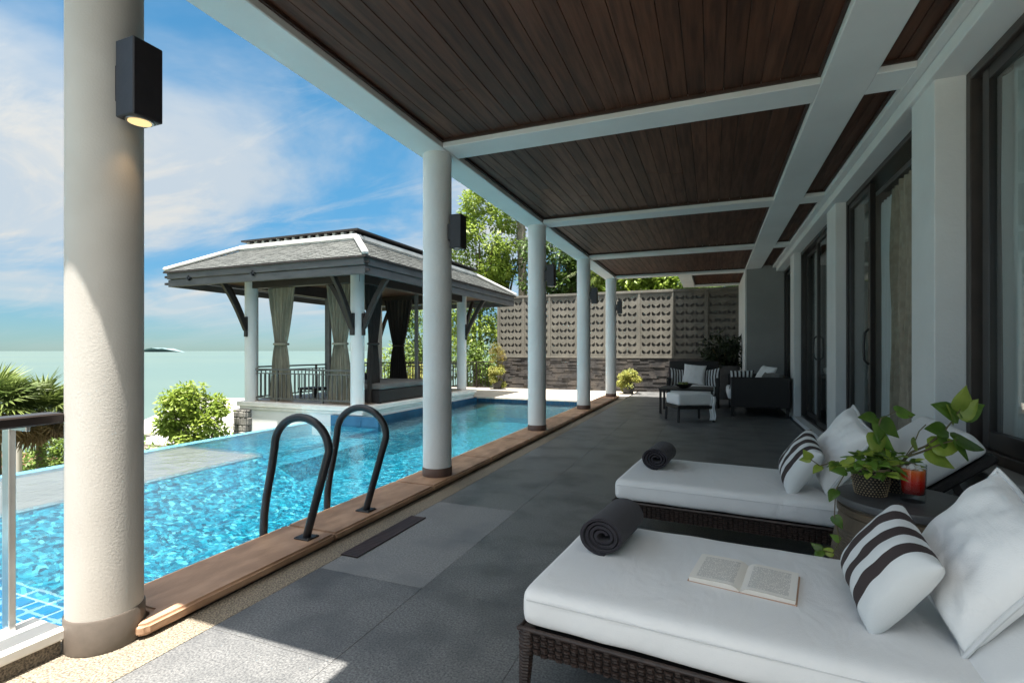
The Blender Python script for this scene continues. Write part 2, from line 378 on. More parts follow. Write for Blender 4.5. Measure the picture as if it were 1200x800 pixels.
# drink: amber to deep red by height
m = pm('drink', (0.5, 0.03, 0.01), None, 5, 0.1)
n, l = m.node_tree.nodes, m.node_tree.links
tcd = n.new('ShaderNodeTexCoord'); sp = n.new('ShaderNodeSeparateXYZ'); l.new(tcd.outputs['Object'], sp.inputs[0])
mr = n.new('ShaderNodeMapRange'); mr.inputs['From Min'].default_value = 0.03; mr.inputs['From Max'].default_value = 0.145; l.new(sp.outputs[2], mr.inputs['Value'])
cr = n.new('ShaderNodeValToRGB'); l.new(mr.outputs[0], cr.inputs[0])
cr.color_ramp.elements[0].color = (0.07, 0.003, 0.004, 1); cr.color_ramp.elements[1].color = (0.75, 0.36, 0.14, 1)
k = cr.color_ramp.elements.new(0.45); k.color = (0.50, 0.015, 0.006, 1)
k = cr.color_ramp.elements.new(0.75); k.color = (0.72, 0.10, 0.012, 1)
l.new(cr.outputs[0], n['Principled BSDF'].inputs['Base Color'])
pm('ice', (0.62, 0.60, 0.58), (0.5, 0.48, 0.46), 30, 0.15, 0.3, 60)
# printed page: rows of small grey print on cream paper
m = pm('page', (0.90, 0.86, 0.79), None, 8, 0.9, coord='obj')
n, l = m.node_tree.nodes, m.node_tree.links
uv = n.new('ShaderNodeTexCoord'); sp = n.new('ShaderNodeSeparateXYZ'); l.new(uv.outputs['UV'], sp.inputs[0])
def PM(op, a, b=0.0):
    k = n.new('ShaderNodeMath'); k.operation = op
    for i, v in enumerate((a, b)):
        if isinstance(v, (int, float)): k.inputs[i].default_value = v
        else: l.new(v, k.inputs[i])
    return k.outputs[0]
row = PM('MULTIPLY', sp.outputs[1], 34.0)
line = PM('LESS_THAN', PM('FRACT', row), 0.5)
rowid = PM('FLOOR', row)
cb = n.new('ShaderNodeCombineXYZ'); l.new(PM('MULTIPLY', sp.outputs[0], 46.0), cb.inputs[0]); l.new(PM('MULTIPLY', rowid, 7.3), cb.inputs[1])
nz = n.new('ShaderNodeTexNoise'); nz.inputs['Scale'].default_value = 1.0; nz.inputs['Detail'].default_value = 1; l.new(cb.outputs[0], nz.inputs['Vector'])
word = PM('GREATER_THAN', nz.outputs['Fac'], 0.43)
inx = PM('MULTIPLY', PM('GREATER_THAN', sp.outputs[0], 0.13), PM('LESS_THAN', sp.outputs[0], 0.87))
iny = PM('MULTIPLY', PM('GREATER_THAN', sp.outputs[1], 0.09), PM('LESS_THAN', sp.outputs[1], 0.91))
fac = PM('MULTIPLY', PM('MULTIPLY', PM('MULTIPLY', line, word), PM('MULTIPLY', inx, iny)), 0.62)
mx = n.new('ShaderNodeMix'); mx.data_type = 'RGBA'; l.new(fac, mx.inputs['Factor'])
mx.inputs['A'].default_value = (0.90, 0.86, 0.79, 1); mx.inputs['B'].default_value = (0.20, 0.20, 0.20, 1)
l.new(mx.outputs['Result'], n['Principled BSDF'].inputs['Base Color'])
# lit lens of the wall lamp
m, n, l, out = raw('lamp_lens')
em = n.new('ShaderNodeEmission'); em.inputs['Color'].default_value = (1.0, 0.72, 0.34, 1); em.inputs['Strength'].default_value = 0.32
l.new(em.outputs[0], out.inputs['Surface'])
pm('lens_off', (0.35, 0.32, 0.28), None, 5, 0.3)

# ------------------------------------------------------------------ mesh helpers
def wloc(o):
    v = Vector((0, 0, 0))
    while o is not None:
        v = v + o.location; o = o.parent
    return v
class MB:
    """collects shapes, then links them as ONE mesh object"""
    def __init__(s): s.v, s.f, s.uv = [], [], None
    def add(s, vs, fs):
        k = len(s.v); s.v += [tuple(p) for p in vs]; s.f += [tuple(i + k for i in f) for f in fs]; return s
    def box(s, x0, x1, y0, y1, z0, z1, M=None):
        vs = [Vector((x, y, z)) for z in (z0, z1) for y in (y0, y1) for x in (x0, x1)]
        if M: vs = [M @ p for p in vs]
        return s.add(vs, [(0, 2, 3, 1), (4, 5, 7, 6), (0, 1, 5, 4), (2, 6, 7, 3), (0, 4, 6, 2), (1, 3, 7, 5)])
    def bar(s, a, b, w, h, up=(0, 0, 1)):
        a, b = Vector(a), Vector(b); d = (b - a).normalized(); up = Vector(up)
        sd = d.cross(up)
        if sd.length < 1e-4: sd = d.cross(Vector((1, 0, 0)))
        sd.normalize(); u = sd.cross(d)
        vs = [p + sd * i * w / 2 + u * j * h / 2 for p in (a, b) for i, j in ((-1, -1), (1, -1), (1, 1), (-1, 1))]
        return s.add(vs, [(3, 2, 1, 0), (4, 5, 6, 7), (0, 1, 5, 4), (1, 2, 6, 5), (2, 3, 7, 6), (3, 0, 4, 7)])
    def tube(s, pts, r, n=8, cap=True):
        pts = [Vector(p) for p in pts]; rs = r if isinstance(r, (list, tuple)) else [r] * len(pts)
        k = len(s.v); ref = None
        for i, p in enumerate(pts):
            d = (pts[min(i + 1, len(pts) - 1)] - pts[max(i - 1, 0)]).normalized()
            if ref is None: ref = d.orthogonal().normalized()
            ref = (ref - d * ref.dot(d)).normalized(); bi = d.cross(ref)
            for j in range(n):
                a = 2 * PI * j / n
                s.v.append(tuple(p + (ref * math.cos(a) + bi * math.sin(a)) * rs[i]))
        for i in range(len(pts) - 1):
            for j in range(n):
                s.f.append((k + i * n + j, k + i * n + (j + 1) % n, k + (i + 1) * n + (j + 1) % n, k + (i + 1) * n + j))
        if cap:
            s.f.append(tuple(k + j for j in reversed(range(n)))); s.f.append(tuple(k + (len(pts) - 1) * n + j for j in range(n)))
        return s
    def lathe(s, prof, n=24, c=(0, 0), cap=True):
        k = len(s.v); m = len(prof)
        for r, z in prof:
            for j in range(n):
                a = 2 * PI * j / n; s.v.append((c[0] + r * math.cos(a), c[1] + r * math.sin(a), z))
        for i in range(m - 1):
            for j in range(n):
                s.f.append((k + i * n + j, k + i * n + (j + 1) % n, k + (i + 1) * n + (j + 1) % n, k + (i + 1) * n + j))
        if cap:
            s.f.append(tuple(k + j for j in reversed(range(n)))); s.f.append(tuple(k + (m - 1) * n + j for j in range(n)))
        return s
    def prism(s, poly, z0, z1):
        n = len(poly)
        vs = [(x, y, z0) for x, y in poly] + [(x, y, z1) for x, y in poly]
        return s.add(vs, [tuple(reversed(range(n))), tuple(range(n, 2 * n))] + [(i, (i + 1) % n, n + (i + 1) % n, n + i) for i in range(n)])
    def mesh(s, name, bevel=0.0, smooth=False, seg=1, off=None):
        me = bpy.data.meshes.new(name)
        vs = s.v if off is None else [(a - off[0], b - off[1], c - off[2]) for a, b, c in s.v]
        me.from_pydata(vs, [], s.f)
        if bevel:
            bm = bmesh.new(); bm.from_mesh(me)
            es = [e for e in bm.edges if len(e.link_faces) == 2 and e.calc_face_angle(0) > 0.6]
            bmesh.ops.bevel(bm, geom=es, offset=bevel, segments=seg, affect='EDGES', clamp_overlap=True)
            bm.to_mesh(me); bm.free()
        if smooth:
            me.shade_smooth()
            me.set_sharp_from_angle(angle=R(40))
        me.update()
        return me
    def build(s, name, mat, parent=None, bevel=0.0, smooth=False, seg=1, world=True, loc=None):
        """world: vertices are world coordinates, moved into the parent's frame; loc: own origin (top-level)"""
        off = None
        if parent is not None and world: off = wloc(parent)
        if loc is not None: off = Vector(loc)
        o = bpy.data.objects.new(name, s.mesh(name, bevel, smooth, seg, off))
        if loc is not None: o.location = loc
        o.data.materials.append(MATS[mat]); COL.objects.link(o)
        if parent is not None: o.parent = parent
        return o
def tag(o, label=None, cat=None, group=None, kind=None):
    if label: o['label'] = label
    if cat: o['category'] = cat
    if group: o['group'] = group
    if kind: o['kind'] = kind
    return o
def thing(name, label, cat, loc=(0, 0, 0), rz=0.0, group=None):
    o = bpy.data.objects.new(name, None); o.location = loc; o.rotation_euler = (0, 0, rz)
    o.empty_display_size = 0.1
    COL.objects.link(o); return tag(o, label, cat, group)
def inst(name, me, parent, loc=(0, 0, 0), rot=(0, 0, 0), scale=(1, 1, 1), mat=None):
    o = bpy.data.objects.new(name, me); o.location = loc; o.rotation_euler = rot; o.scale = scale
    COL.objects.link(o)
    if parent is not None: o.parent = parent
    return o
def instm(name, me, parent, M):
    o = bpy.data.objects.new(name, me); COL.objects.link(o)
    if parent is not None: o.parent = parent
    o.matrix_local = M
    return o
def withmat(me, mat):
    me.materials.append(MATS[mat]); return me
def box(name, mat, x0, x1, y0, y1, z0, z1, parent=None, bevel=0.0, **k):
    return MB().box(x0, x1, y0, y1, z0, z1).build(name, mat, parent, bevel, **k)
F2 = Vector((-math.sin(YAW), math.cos(YAW), 0)); R2 = Vector((math.cos(YAW), math.sin(YAW), 0))
def at_depth(u, v, d):
    """a photo pixel's point at forward distance d"""
    return Vector((0, 0, CAMH)) + F2 * d + R2 * ((u - 600) / FPX * d) + Vector((0, 0, -(v - HZ) / FPX * d))
def frame(c, nrm, up):
    n_ = Vector(nrm).normalized(); u = Vector(up); u = (u - n_ * u.dot(n_)).normalized(); s_ = u.cross(n_)
    return Matrix(((s_.x, u.x, n_.x, c[0]), (s_.y, u.y, n_.y, c[1]), (s_.z, u.z, n_.z, c[2]), (0, 0, 0, 1)))

WZ = -0.12                        # water level
# ================================================================== THE SETTING
# terrain: falls from the villa's terrace to the sea
mb = MB(); nx, ny = 60, 60
def terr(x, y):
    s = max(0.0, min(1.0, (-7.5 - x) / 70.0))
    z = -3.6 - 16.5 * (s ** 0.85)
    if y > 13: 
        k = max(0, min(1, (y - 13) / 2.5)) * max(0, min(1, (x + 16) / 5))
        z = z * (1 - k) + (-0.35) * k
    return z + 0.25 * mnoise.noise(Vector((x * 0.15, y * 0.15, 0)))
xs = [-160 + 200 * (i / nx) for i in range(nx + 1)]; ys = [-70 + 230 * (j / ny) for j in range(ny + 1)]
mb.v = [(x, y, terr(x, y)) for y in ys for x in xs]
mb.f = [(j * (nx + 1) + i, j * (nx + 1) + i + 1, (j + 1) * (nx + 1) + i + 1, (j + 1) * (nx + 1) + i) for j in range(ny) for i in range(nx)]
tag(mb.build('terrain', 'ground', smooth=True), kind='structure')
mb = MB(); mb.add([(-40000, -40000, -18), (40000, -40000, -18), (40000, 40000, -18), (-40000, 40000, -18)], [(0, 1, 2, 3)])
tag(mb.build('sea', 'sea'), kind='structure')
# island on the horizon
mb = MB(); c = at_depth(187, 411, 9000); prof = [(-330, 0), (-240, 30), (-130, 58), (-20, 75), (70, 60), (150, 66), (260, 36), (370, 12), (430, 0)]
for k, dy in enumerate((-150, 150)):
    for x, z in prof: mb.v.append(tuple(c + R2 * x + F2 * dy * (0.3 + z / 90) + Vector((0, 0, -19.15 + z * 0.95))))
n_ = len(prof); mb.f = [(i, i + 1, n_ + i + 1, n_ + i) for i in range(n_ - 1)] + [tuple(reversed(range(n_))), tuple(range(n_, 2 * n_))]
tag(mb.build('island', 'island'), kind='structure')

# terrace deck: slab with separate granite tiles
deck = box('deck', 'grout', -1.96, 1.62, -3.2, 14.55, -0.3, -0.0085); tag(deck, kind='structure')
tw, g_ = 0.63, 0.0014
tile_me = withmat(MB().box(g_ / 2, tw - g_ / 2, g_ / 2, tw - g_ / 2, -0.02, 0).mesh('tile', 0.0008), 'granite')
tile_lt = tile_me.copy(); tile_lt.materials.clear(); tile_lt.materials.append(MATS['granite_light'])
for i in range(5):
    for j in range(-8, 20):
        x0, y0 = -1.94 + i * tw, 2.12 + j * tw
        t = inst('tile', tile_lt if (i == 0 and j in (0, 1)) else tile_me, deck, (x0, y0, random.uniform(-0.0008, 0.0008)))
rear = box('rear_terrace', 'paving', -2.52, 1.60, -12.0, -3.22, -0.3, -0.004); tag(rear, kind='structure')
# washed pebble border
pb = box('pebble_border', 'pebble', -2.12, -1.943, 1.02, 12.4, -0.3, -0.001); tag(pb, kind='structure')
pb2 = box('pebble_border', 'pebble', -2.52, -1.943, -3.2, 1.018, -0.3, -0.0015); tag(pb2, kind='structure')
pb3 = box('pebble_border', 'pebble', -2.46, -2.122, 1.02, 1.5, -0.3, -0.002); tag(pb3, kind='structure')
# coping of sandstone slabs
cop = box('pool_coping', 'mortar', -2.455, -2.135, 1.6, 12.35, -0.3, 0.02); tag(cop, kind='structure')
edges = [1.30]
y = 1.30
for L in (1.12, 1.15): y += L; edges.append(y)
while y < 12.2: y += 1.14; edges.append(min(y, 12.38))
for k in range(len(edges) - 1):
    y0, y1 = edges[k] + 0.002, edges[k + 1] - 0.002
    mb = MB()
    if k == 0: mb.prism([(-2.13, y0 + 0.0), (-2.098, y0 + 0.035), (-2.098, y1), (-2.485, y1), (-2.485, y0 + 0.18), (-2.40, y0 + 0.12), (-2.20, y0 + 0.12)], 0.012, 0.06)
    else: mb.prism([(-2.485, y0), (-2.098, y0), (-2.098, y1), (-2.485, y1)], 0.012, 0.06)
    mb.build('coping_stone', 'sandstone', cop, 0.012, smooth=True, seg=3)
box('coping_riser', 'base_brown', -2.46, -2.128, 1.62, 12.36, 0.0, 0.0125, cop)
# left curb under the railing
cb = MB().box(-2.50, -2.285, -3.2, 1.165, 0.055, 0.10).build('curb', 'curb_white', None, 0.008); tag(cb, kind='structure')
box('curb_face', 'pebble_dark', -2.48, -2.30, -3.2, 1.15, -0.2, 0.054, cb)
# drain grate set in the light tiles
gr = thing('drain_grate', 'dark reddish slotted drain grate set in floor beside pool ladder', 'drain grate', (-1.89, 2.65, 0.0))
MB().box(-1.945, -1.835, 2.29, 3.01, 0.0012, 0.0035).build('tray', 'plank_back', gr)
sl = withmat(MB().box(-0.052, 0.052, -0.0075, 0.0075, 0.0, 0.006).mesh('bar'), 'grate')
for k in range(36): inst('bar', sl, gr, (0, -0.35 + 0.02 * k, 0.0015))
sd = withmat(MB().box(-0.004, 0.004, -0.362, 0.362, 0, 0.0066).mesh('edge_strip'), 'grate')
for s in (-1, 1): inst('edge_strip', sd, gr, (0.053 * s, 0, 0.0015))

# pool basin, infinity edge, water
basin = MB()
pb_ = -0.62
basin.box(-5.2, -2.44, -4.0, 11.6, pb_ - 0.1, pb_)                     # floor
basin.box(-2.46, -2.40, -4.0, 11.6, pb_, -0.01)                       # deck side wall
pool = basin.build('pool', 'ripple_mosaic'); tag(pool, kind='structure')
box('ledge', 'ledge_grey', -6.62, -5.205, -4.0, 4.7, pb_ - 0.1, WZ - 0.035, pool)
box('end_floor', 'ripple_mosaic', -6.62, -5.205, 4.702, 7.04, pb_ - 0.1, WZ - 0.22, pool)
mb = MB(); mb.v = [(x, y, z) for y in (-4.0, 4.7) for x, z in ((-5.204, WZ - 0.05), (-4.2, pb_ + 0.02), (-3.9, pb_ - 0.02), (-5.204, pb_ - 0.05))]
mb.f = [(0, 1, 5, 4), (1, 2, 6, 5), (2, 3, 7, 6), (3, 0, 4, 7), (3, 2, 1, 0), (4, 5, 6, 7)]
mb.build('sloping_floor', 'ripple_mosaic', pool)
box('overflow_edge', 'edge_blue', -6.78, -6.622, -4.0, 7.04, -2.4, WZ - 0.004, pool)
box('outer_wall', 'ledge_grey', -6.76, -6.60, -4.0, 7.03, -4.6, -1.5, pool)
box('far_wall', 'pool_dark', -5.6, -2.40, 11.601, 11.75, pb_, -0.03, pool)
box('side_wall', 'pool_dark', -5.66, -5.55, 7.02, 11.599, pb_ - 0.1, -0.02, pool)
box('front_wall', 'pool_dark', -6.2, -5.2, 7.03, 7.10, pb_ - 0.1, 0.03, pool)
box('apron', 'ripple_mosaic', -5.56, -5.2, 7.08, 11.6, pb_ - 0.1, pb_ + 0.001, pool)
box('end_wall', 'ripple_mosaic', -6.7, -2.4, -4.2, -4.0, pb_ - 0.1, 0.0, pool)
# waterline tiles on the far wall
wt = withmat(MB().box(0.003, 0.117, -0.006, 0, 0.003, 0.117).mesh('waterline_tile'), 'pool_dark')
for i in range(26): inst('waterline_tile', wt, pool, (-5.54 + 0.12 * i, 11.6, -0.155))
# steps in the near corner of the pool
st = box('pool_step', 'grout_white', -4.35, -2.47, -0.2, 1.62, pb_, -0.215, pool)
tm = withmat(MB().box(0.008, 0.212, 0.008, 0.142, 0, 0.008).mesh('step_tile', 0.003), 'pool_step')
for i in range(8):
    for j in range(12):
        inst('step_tile', tm, st, (-4.34 + 0.233 * i, -0.19 + 0.15 * j, -0.216))
mb = MB()
mb.add([(-6.77, -4, WZ), (-2.45, -4, WZ), (-2.45, 7.04, WZ), (-6.77, 7.04, WZ)], [(0, 1, 2, 3)])
mb.add([(-5.56, 7.04, WZ), (-2.45, 7.04, WZ), (-2.45, 11.6, WZ), (-5.56, 11.6, WZ)], [(0, 1, 2, 3)])
tag(mb.build('pool_water', 'pool_water'), kind='structure')

# far paving between pool and screen wall
pav = box('far_paving', 'mortar', -9.6, -1.97, 11.6, 14.6, -0.5, -0.045); tag(pav, kind='structure')
for i in range(12):
    for j in range(5):
        x0 = -9.55 + i * 0.63; y0 = 11.56 + j * 0.61
        MB().box(x0 + 0.003, x0 + 0.627, y0 + 0.003, min(y0 + 0.607, 14.58), -0.045, -0.006).build('paving_slab', 'paving', pav, 0.003)

# ================================================================== VILLA (roof, columns, walls)
villa = thing('villa', 'white villa terrace with round columns, dark plank ceiling and glass doors', 'house', (0, 7, 0))
ZB, ZP = 2.87, 2.935                # underside of beams, of planks
COLY = [1.28, 3.905, 6.63, 9.36, 12.11]
for k, y in enumerate(COLY):
    b0 = 0.0 if k == 0 else 0.06
    c = MB().lathe([(0.125, b0), (0.1255, 1.4), (0.125, ZB + 0.02)], 48, (-2.26, y)).build('column', 'column_plaster' if k == 0 else 'white_plaster', villa, smooth=True)
    h = 0.13 if k == 0 else 0.075
    MB().lathe([(0.129, b0), (0.1305, b0 + 0.01), (0.1305, b0 + h - 0.006), (0.127, b0 + h)], 48, (-2.26, y)).build('base_band', 'base_grey' if k == 0 else 'base_brown', c, smooth=True)
# beams
Y0, Y1 = 0.82, 12.25
box('edge_beam', 'beam_paint', -2.41, -2.13, Y0, Y1, ZB, 3.30, villa, 0.006)
box('end_beam', 'beam_paint', -2.13, -1.187, Y0 + 0.002, 1.05, ZB + 0.002, 3.2, villa, 0.006)
for y in COLY[1:]:
    box('cross_beam', 'beam_paint', -2.128, 0.652, y - 0.14, y + 0.14, ZB + 0.003, 3.0, villa, 0.005)
    box('cross_beam', 'beam_paint', 0.948, 1.16, y - 0.14, y + 0.14, ZB + 0.003, 3.0, villa, 0.005)
box('long_beam', 'beam_paint', 0.65, 0.95, 0.622, 12.1, ZB, 3.0, villa, 0.006)
box('wall_beam', 'beam_paint', 1.158, 1.22, 0.3, 14.6, ZB + 0.001, 3.0, villa, 0.004)
# roof slab: covers the terrace; the part over the house reaches back past the camera
box('roof', 'white_plaster', -2.39, -1.15, Y0 + 0.01, Y1 - 0.012, 3.0, 3.28, villa)
box('roof', 'white_plaster', -1.185, 5.2, 0.50, 12.25, 3.002, 3.29, villa)
box('roof', 'white_plaster', -0.74, 5.2, 12.2, 14.75, 3.004, 3.286, villa)
box('eave', 'white_plaster', -1.0, -0.70, 12.21, 14.75, 3.24, 3.284, villa)
box('roof', 'white_plaster', 1.25, 5.2, -3.4, 0.55, 3.004, 3.29, villa)
box('end_beam', 'beam_paint', -1.184, 1.22, 0.502, 0.62, ZB + 0.002, 3.0, villa, 0.006)
# last bay, narrower
box('edge_beam', 'beam_paint', -0.74, -0.44, 12.252, 14.56, ZB + 0.002, 3.0, villa, 0.006)
box('end_beam', 'beam_paint', -0.438, 0.66, 14.35, 14.56, ZB + 0.003, 3.0, villa, 0.006)
# plank ceilings
def plank_bay(x0, x1, y0, y1):
    bay = MB().box(x0, x1, y0, y1, ZP + 0.02, ZP + 0.05).build('ceiling_bay', 'plank_back', villa)
    n_ = max(1, round((x1 - x0) / 0.116)); w = (x1 - x0) / n_
    for i in range(n_):
        segs = [(y0, y1)]
        if (y1 - y0) > 2.2 and random.random() < 0.45:
            c = random.uniform(y0 + 0.6, y1 - 0.6); segs = [(y0, c - 0.0015), (c + 0.0015, y1)]
        for a, b in segs:
            dz = random.uniform(-0.0012, 0.0012)
            MB().box(x0 + i * w + 0.0018, x0 + (i + 1) * w - 0.0018, a, b, ZP + dz, ZP + 0.018 + dz).build('plank', 'plank', bay, 0.0015)
    t = 0.02
    for (a, b, c, d) in ((x0, x0 + t, y0, y1), (x1 - t, x1, y0, y1), (x0 + t, x1 - t, y0, y0 + t), (x0 + t, x1 - t, y1 - t, y1)):
        MB().box(a, b, c, d, ZP - 0.022, ZP - 0.002).build('trim', 'plank_trim', bay)
ysegs = [(1.052, COLY[1] - 0.142)] + [(COLY[k] + 0.142, COLY[k + 1] - 0.142) for k in (1, 2, 3)]
for k, (a, b) in enumerate(ysegs):
    plank_bay(-2.127, 0.648, a, b)
    plank_bay(0.952, 1.157, (0.624 if k == 0 else a), b)
plank_bay(-0.436, 0.668, 12.254, 14.348)
plank_bay(-1.182, 0.648, 0.624, 1.048)
plank_bay(0.952, 1.157, 12.254, 14.5)
# house wall
def pil(x0, y0, y1, mat='white_plaster'):
    box('pilaster', mat, x0, 1.62, y0, y1, 0.0, ZB + 0.02, villa, 0.004)
pil(1.25, 3.79, 4.17); pil(1.27, 6.55, 7.0); pil(1.27, 9.62, 10.05)
box('lintel', 'beam_paint', 1.222, 1.63, -3.2, 11.74, 2.79, 3.0, villa, 0.004)
box('end_block', 'wall_grey', 0.67, 1.64, 11.742, 14.56, 0.0, 2.995, villa, 0.004)
box('corner_trim', 'white_plaster', 0.64, 0.668, 11.76, 14.55, 0.0, 2.868, villa, 0.003)
box('door_sill', 'beam_paint', 1.255, 1.64, 4.172, 6.548, 0.0, 0.06, villa, 0.004)
box('door_sill', 'beam_paint', 1.255, 1.64, 7.002, 9.618, 0.0, 0.06, villa, 0.004)
box('door_sill', 'beam_paint', 1.255, 1.64, 10.052, 11.74, 0.0, 0.06, villa, 0.004)
box('window_wall', 'wall_grey', 1.34, 1.64, -3.2, 3.788, 0.0, 0.50, villa, 0.004)
box('window_ledge', 'wall_grey', 1.27, 1.64, -3.2, 3.786, 0.50, 0.545, villa, 0.008)
# room behind the glass
box('room_floor', 'room_floor', 1.64, 5.2, -3.2, 14.6, -0.1, 0.055, villa)
box('room_wall', 'room', 5.1, 5.25, -3.2, 14.7, 0.0, 3.0, villa)
box('room_wall', 'room', 1.66, 5.1, 14.4, 14.6, 0.056, 3.0, villa)
box('room_wall', 'room', 1.66, 5.1, -3.2, -3.0, 0.056, 3.0, villa)
box('room_ceiling', 'room', 1.64, 5.1, -3.0, 14.4, 2.9, 2.95, villa)
box('partition', 'room', 1.66, 5.1, 6.7, 6.85, 0.056, 2.9, villa)
box('partition', 'room', 1.66, 5.1, 3.9, 4.05, 0.056, 2.9, villa)

def sash(part, name, x, y0, y1, z0, z1, w=0.05, d=0.045, mat='frame_dark', glassy=True):
    """a framed pane in the plane x, as a part of the villa: frame + pane as sub-parts"""
    p = MB().box(x - d / 2, x + d / 2, y0, y0 + w, z0, z1).box(x - d / 2, x + d / 2, y1 - w, y1, z0, z1)\
        .box(x - d / 2, x + d / 2, y0 + w, y1 - w, z0, z0 + w * 1.3).box(x - d / 2, x + d / 2, y0 + w, y1 - w, z1 - w, z1).build(name, mat, part, 0.003)
    if glassy: MB().box(x - 0.004, x + 0.004, y0 + w - 0.005, y1 - w + 0.005, z0 + w * 1.3 - 0.005, z1 - w + 0.005).build('pane', 'pane', p)
    return p
def door_frame(y0, y1, x=1.44, z1=2.79):
    MB().box(x - 0.07, x + 0.09, y0, y0 + 0.045, 0.06, z1).box(x - 0.07, x + 0.09, y1 - 0.045, y1, 0.06, z1)\
        .box(x - 0.07, x + 0.09, y0 + 0.045, y1 - 0.045, z1 - 0.05, z1 - 0.001).box(x - 0.07, x + 0.09, y0 + 0.045, y1 - 0.045, 0.061, 0.09).build('door_frame', 'frame_dark', villa, 0.003)
# door 1: the far leaf is closed, the near half stands open
door_frame(4.172, 6.548)
d1 = sash(villa, 'sliding_door', 1.41, 5.70, 6.50, 0.092, 2.738, 0.06)
MB().tube([(1.385, 5.73, 1.02), (1.35, 5.73, 1.06), (1.342, 5.73, 1.19), (1.35, 5.73, 1.32), (1.385, 5.73, 1.36)], 0.011, 8).build('handle', 'black_metal', d1, smooth=True)
# door 2: two leaves
door_frame(7.002, 9.618)
sash(villa, 'sliding_door', 1.41, 7.05, 8.35, 0.092, 2.738, 0.06)
d2 = sash(villa, 'sliding_door', 1.47, 8.30, 9.57, 0.092, 2.738, 0.06)
MB().tube([(1.385, 8.32, 1.02), (1.35, 8.32, 1.06), (1.342, 8.32, 1.19), (1.35, 8.32, 1.32), (1.385, 8.32, 1.36)], 0.011, 8).build('handle', 'black_metal', d2, smooth=True)
# door 3: far, dark
door_frame(10.052, 11.738)
sash(villa, 'sliding_door', 1.43, 10.10, 11.69, 0.092, 2.738, 0.07)
# near window
MB().box(1.40, 1.58, 3.735, 3.787, 0.546, 2.788).box(1.40, 1.58, -3.0, 3.735, 0.546, 0.605).box(1.40, 1.58, -3.0, 3.735, 2.735, 2.788).build('window_frame', 'frame_bronze', villa, 0.004)
sash(villa, 'window', 1.45, 2.0, 3.66, 0.606, 2.733, 0.075, mat='frame_dark')
sash(villa, 'window', 1.51, 0.2, 2.05, 0.606, 2.733, 0.075, mat='frame_dark')

# curtains behind the glass (each hangs by itself: a thing)
def curtain(name, mat, label, p0, p1, z0, z1, folds, amp, group=None, pinch=None, seed=0, thick=0.004, cat='curtain', flare=1.0):
    """cloth hung from p0 to p1 (xy); pinch=(z, width factor) where it is tied back"""
    rnd = random.Random(seed)
    p0, p1 = Vector((p0[0], p0[1], 0)), Vector((p1[0], p1[1], 0)); d = p1 - p0; L = d.length; d.normalize(); nrm = Vector((-d.y, d.x, 0))
    nu, nv = folds * 10, 34
    ph = [rnd.uniform(-0.5, 0.5) for _ in range(folds + 2)]; am = [rnd.uniform(0.6, 1.25) for _ in range(folds + 2)]
    mb = MB(); c = MB()
    for j in range(nv + 1):
        z = z1 + (z0 - z1) * j / nv
        wf = 1.0
        if pinch:
            pz, pw = pinch
            if z > pz: k = (z - pz) / (z1 - pz); wf = pw + (1 - pw) * (k ** 0.8)
            else: k = (pz - z) / (pz - z0); wf = pw + (flare - pw) * (k ** 0.75)
        for i in range(nu + 1):
            t = i / nu; fi = t * folds; k = int(fi)
            a = amp * am[k] * (0.75 + 0.25 * math.sin(j * 0.35 + k)) * (1.0 if not pinch else (0.8 + 0.5 * (1 - wf)))
            off = a * math.sin(2 * PI * fi + ph[k] * 0.6 + 0.25 * math.sin(j * 0.22 + k * 1.7))
            s = (0.5 + (t - 0.5) * wf) * L
            mb.v.append(tuple(p0 + d * s + nrm * off + Vector((0, 0, z + (0.008 * math.sin(fi * 6) if j == nv else 0)))))
    w = nu + 1
    mb.f = [(j * w + i, j * w + i + 1, (j + 1) * w + i + 1, (j + 1) * w + i) for j in range(nv) for i in range(nu)]
    mid = (p0 + p1) / 2
    if pinch:
        root = thing(name, label, cat, (mid.x, mid.y, z0), 0, group)
        mb.build('cloth', mat, root, smooth=True)
        r = pinch[1] * L * 0.52
        tb = MB()
        pts = [mid + d * (math.cos(a) * r * 1.02) + nrm * (math.sin(a) * (amp * 1.7)) + Vector((0, 0, pinch[0])) for a in [2 * PI * q / 16 for q in range(17)]]
        tb.tube(pts, 0.022, 6, cap=False).build('tie_back', mat, root, smooth=True)
        return root
    o = mb.build(name, mat, None, smooth=True, loc=(mid.x, mid.y, z0)); return tag(o, label, cat, group)
curtain('sheer_curtain', 'sheer', 'white sheer curtain hanging inside the near window by the striped pillow', (1.545, 1.2), (1.545, 3.73), 0.12, 2.72, 11, 0.028, seed=3)
curtain('sheer_curtain', 'sheer', 'narrow white sheer curtain beside the gathered beige drape', (1.66, 6.02), (1.66, 6.42), 0.07, 2.70, 4, 0.02, seed=4)
curtain('drape', 'drape', 'beige drape gathered in the open sliding doorway', (1.64, 5.36), (1.64, 6.02), 0.07, 2.72, 6, 0.05, seed=5)
curtain('sheer_curtain', 'sheer', 'white sheer curtain behind the two glass leaves between grey pilasters', (1.56, 7.6), (1.56, 9.5), 0.07, 2.70, 10, 0.02, seed=8)

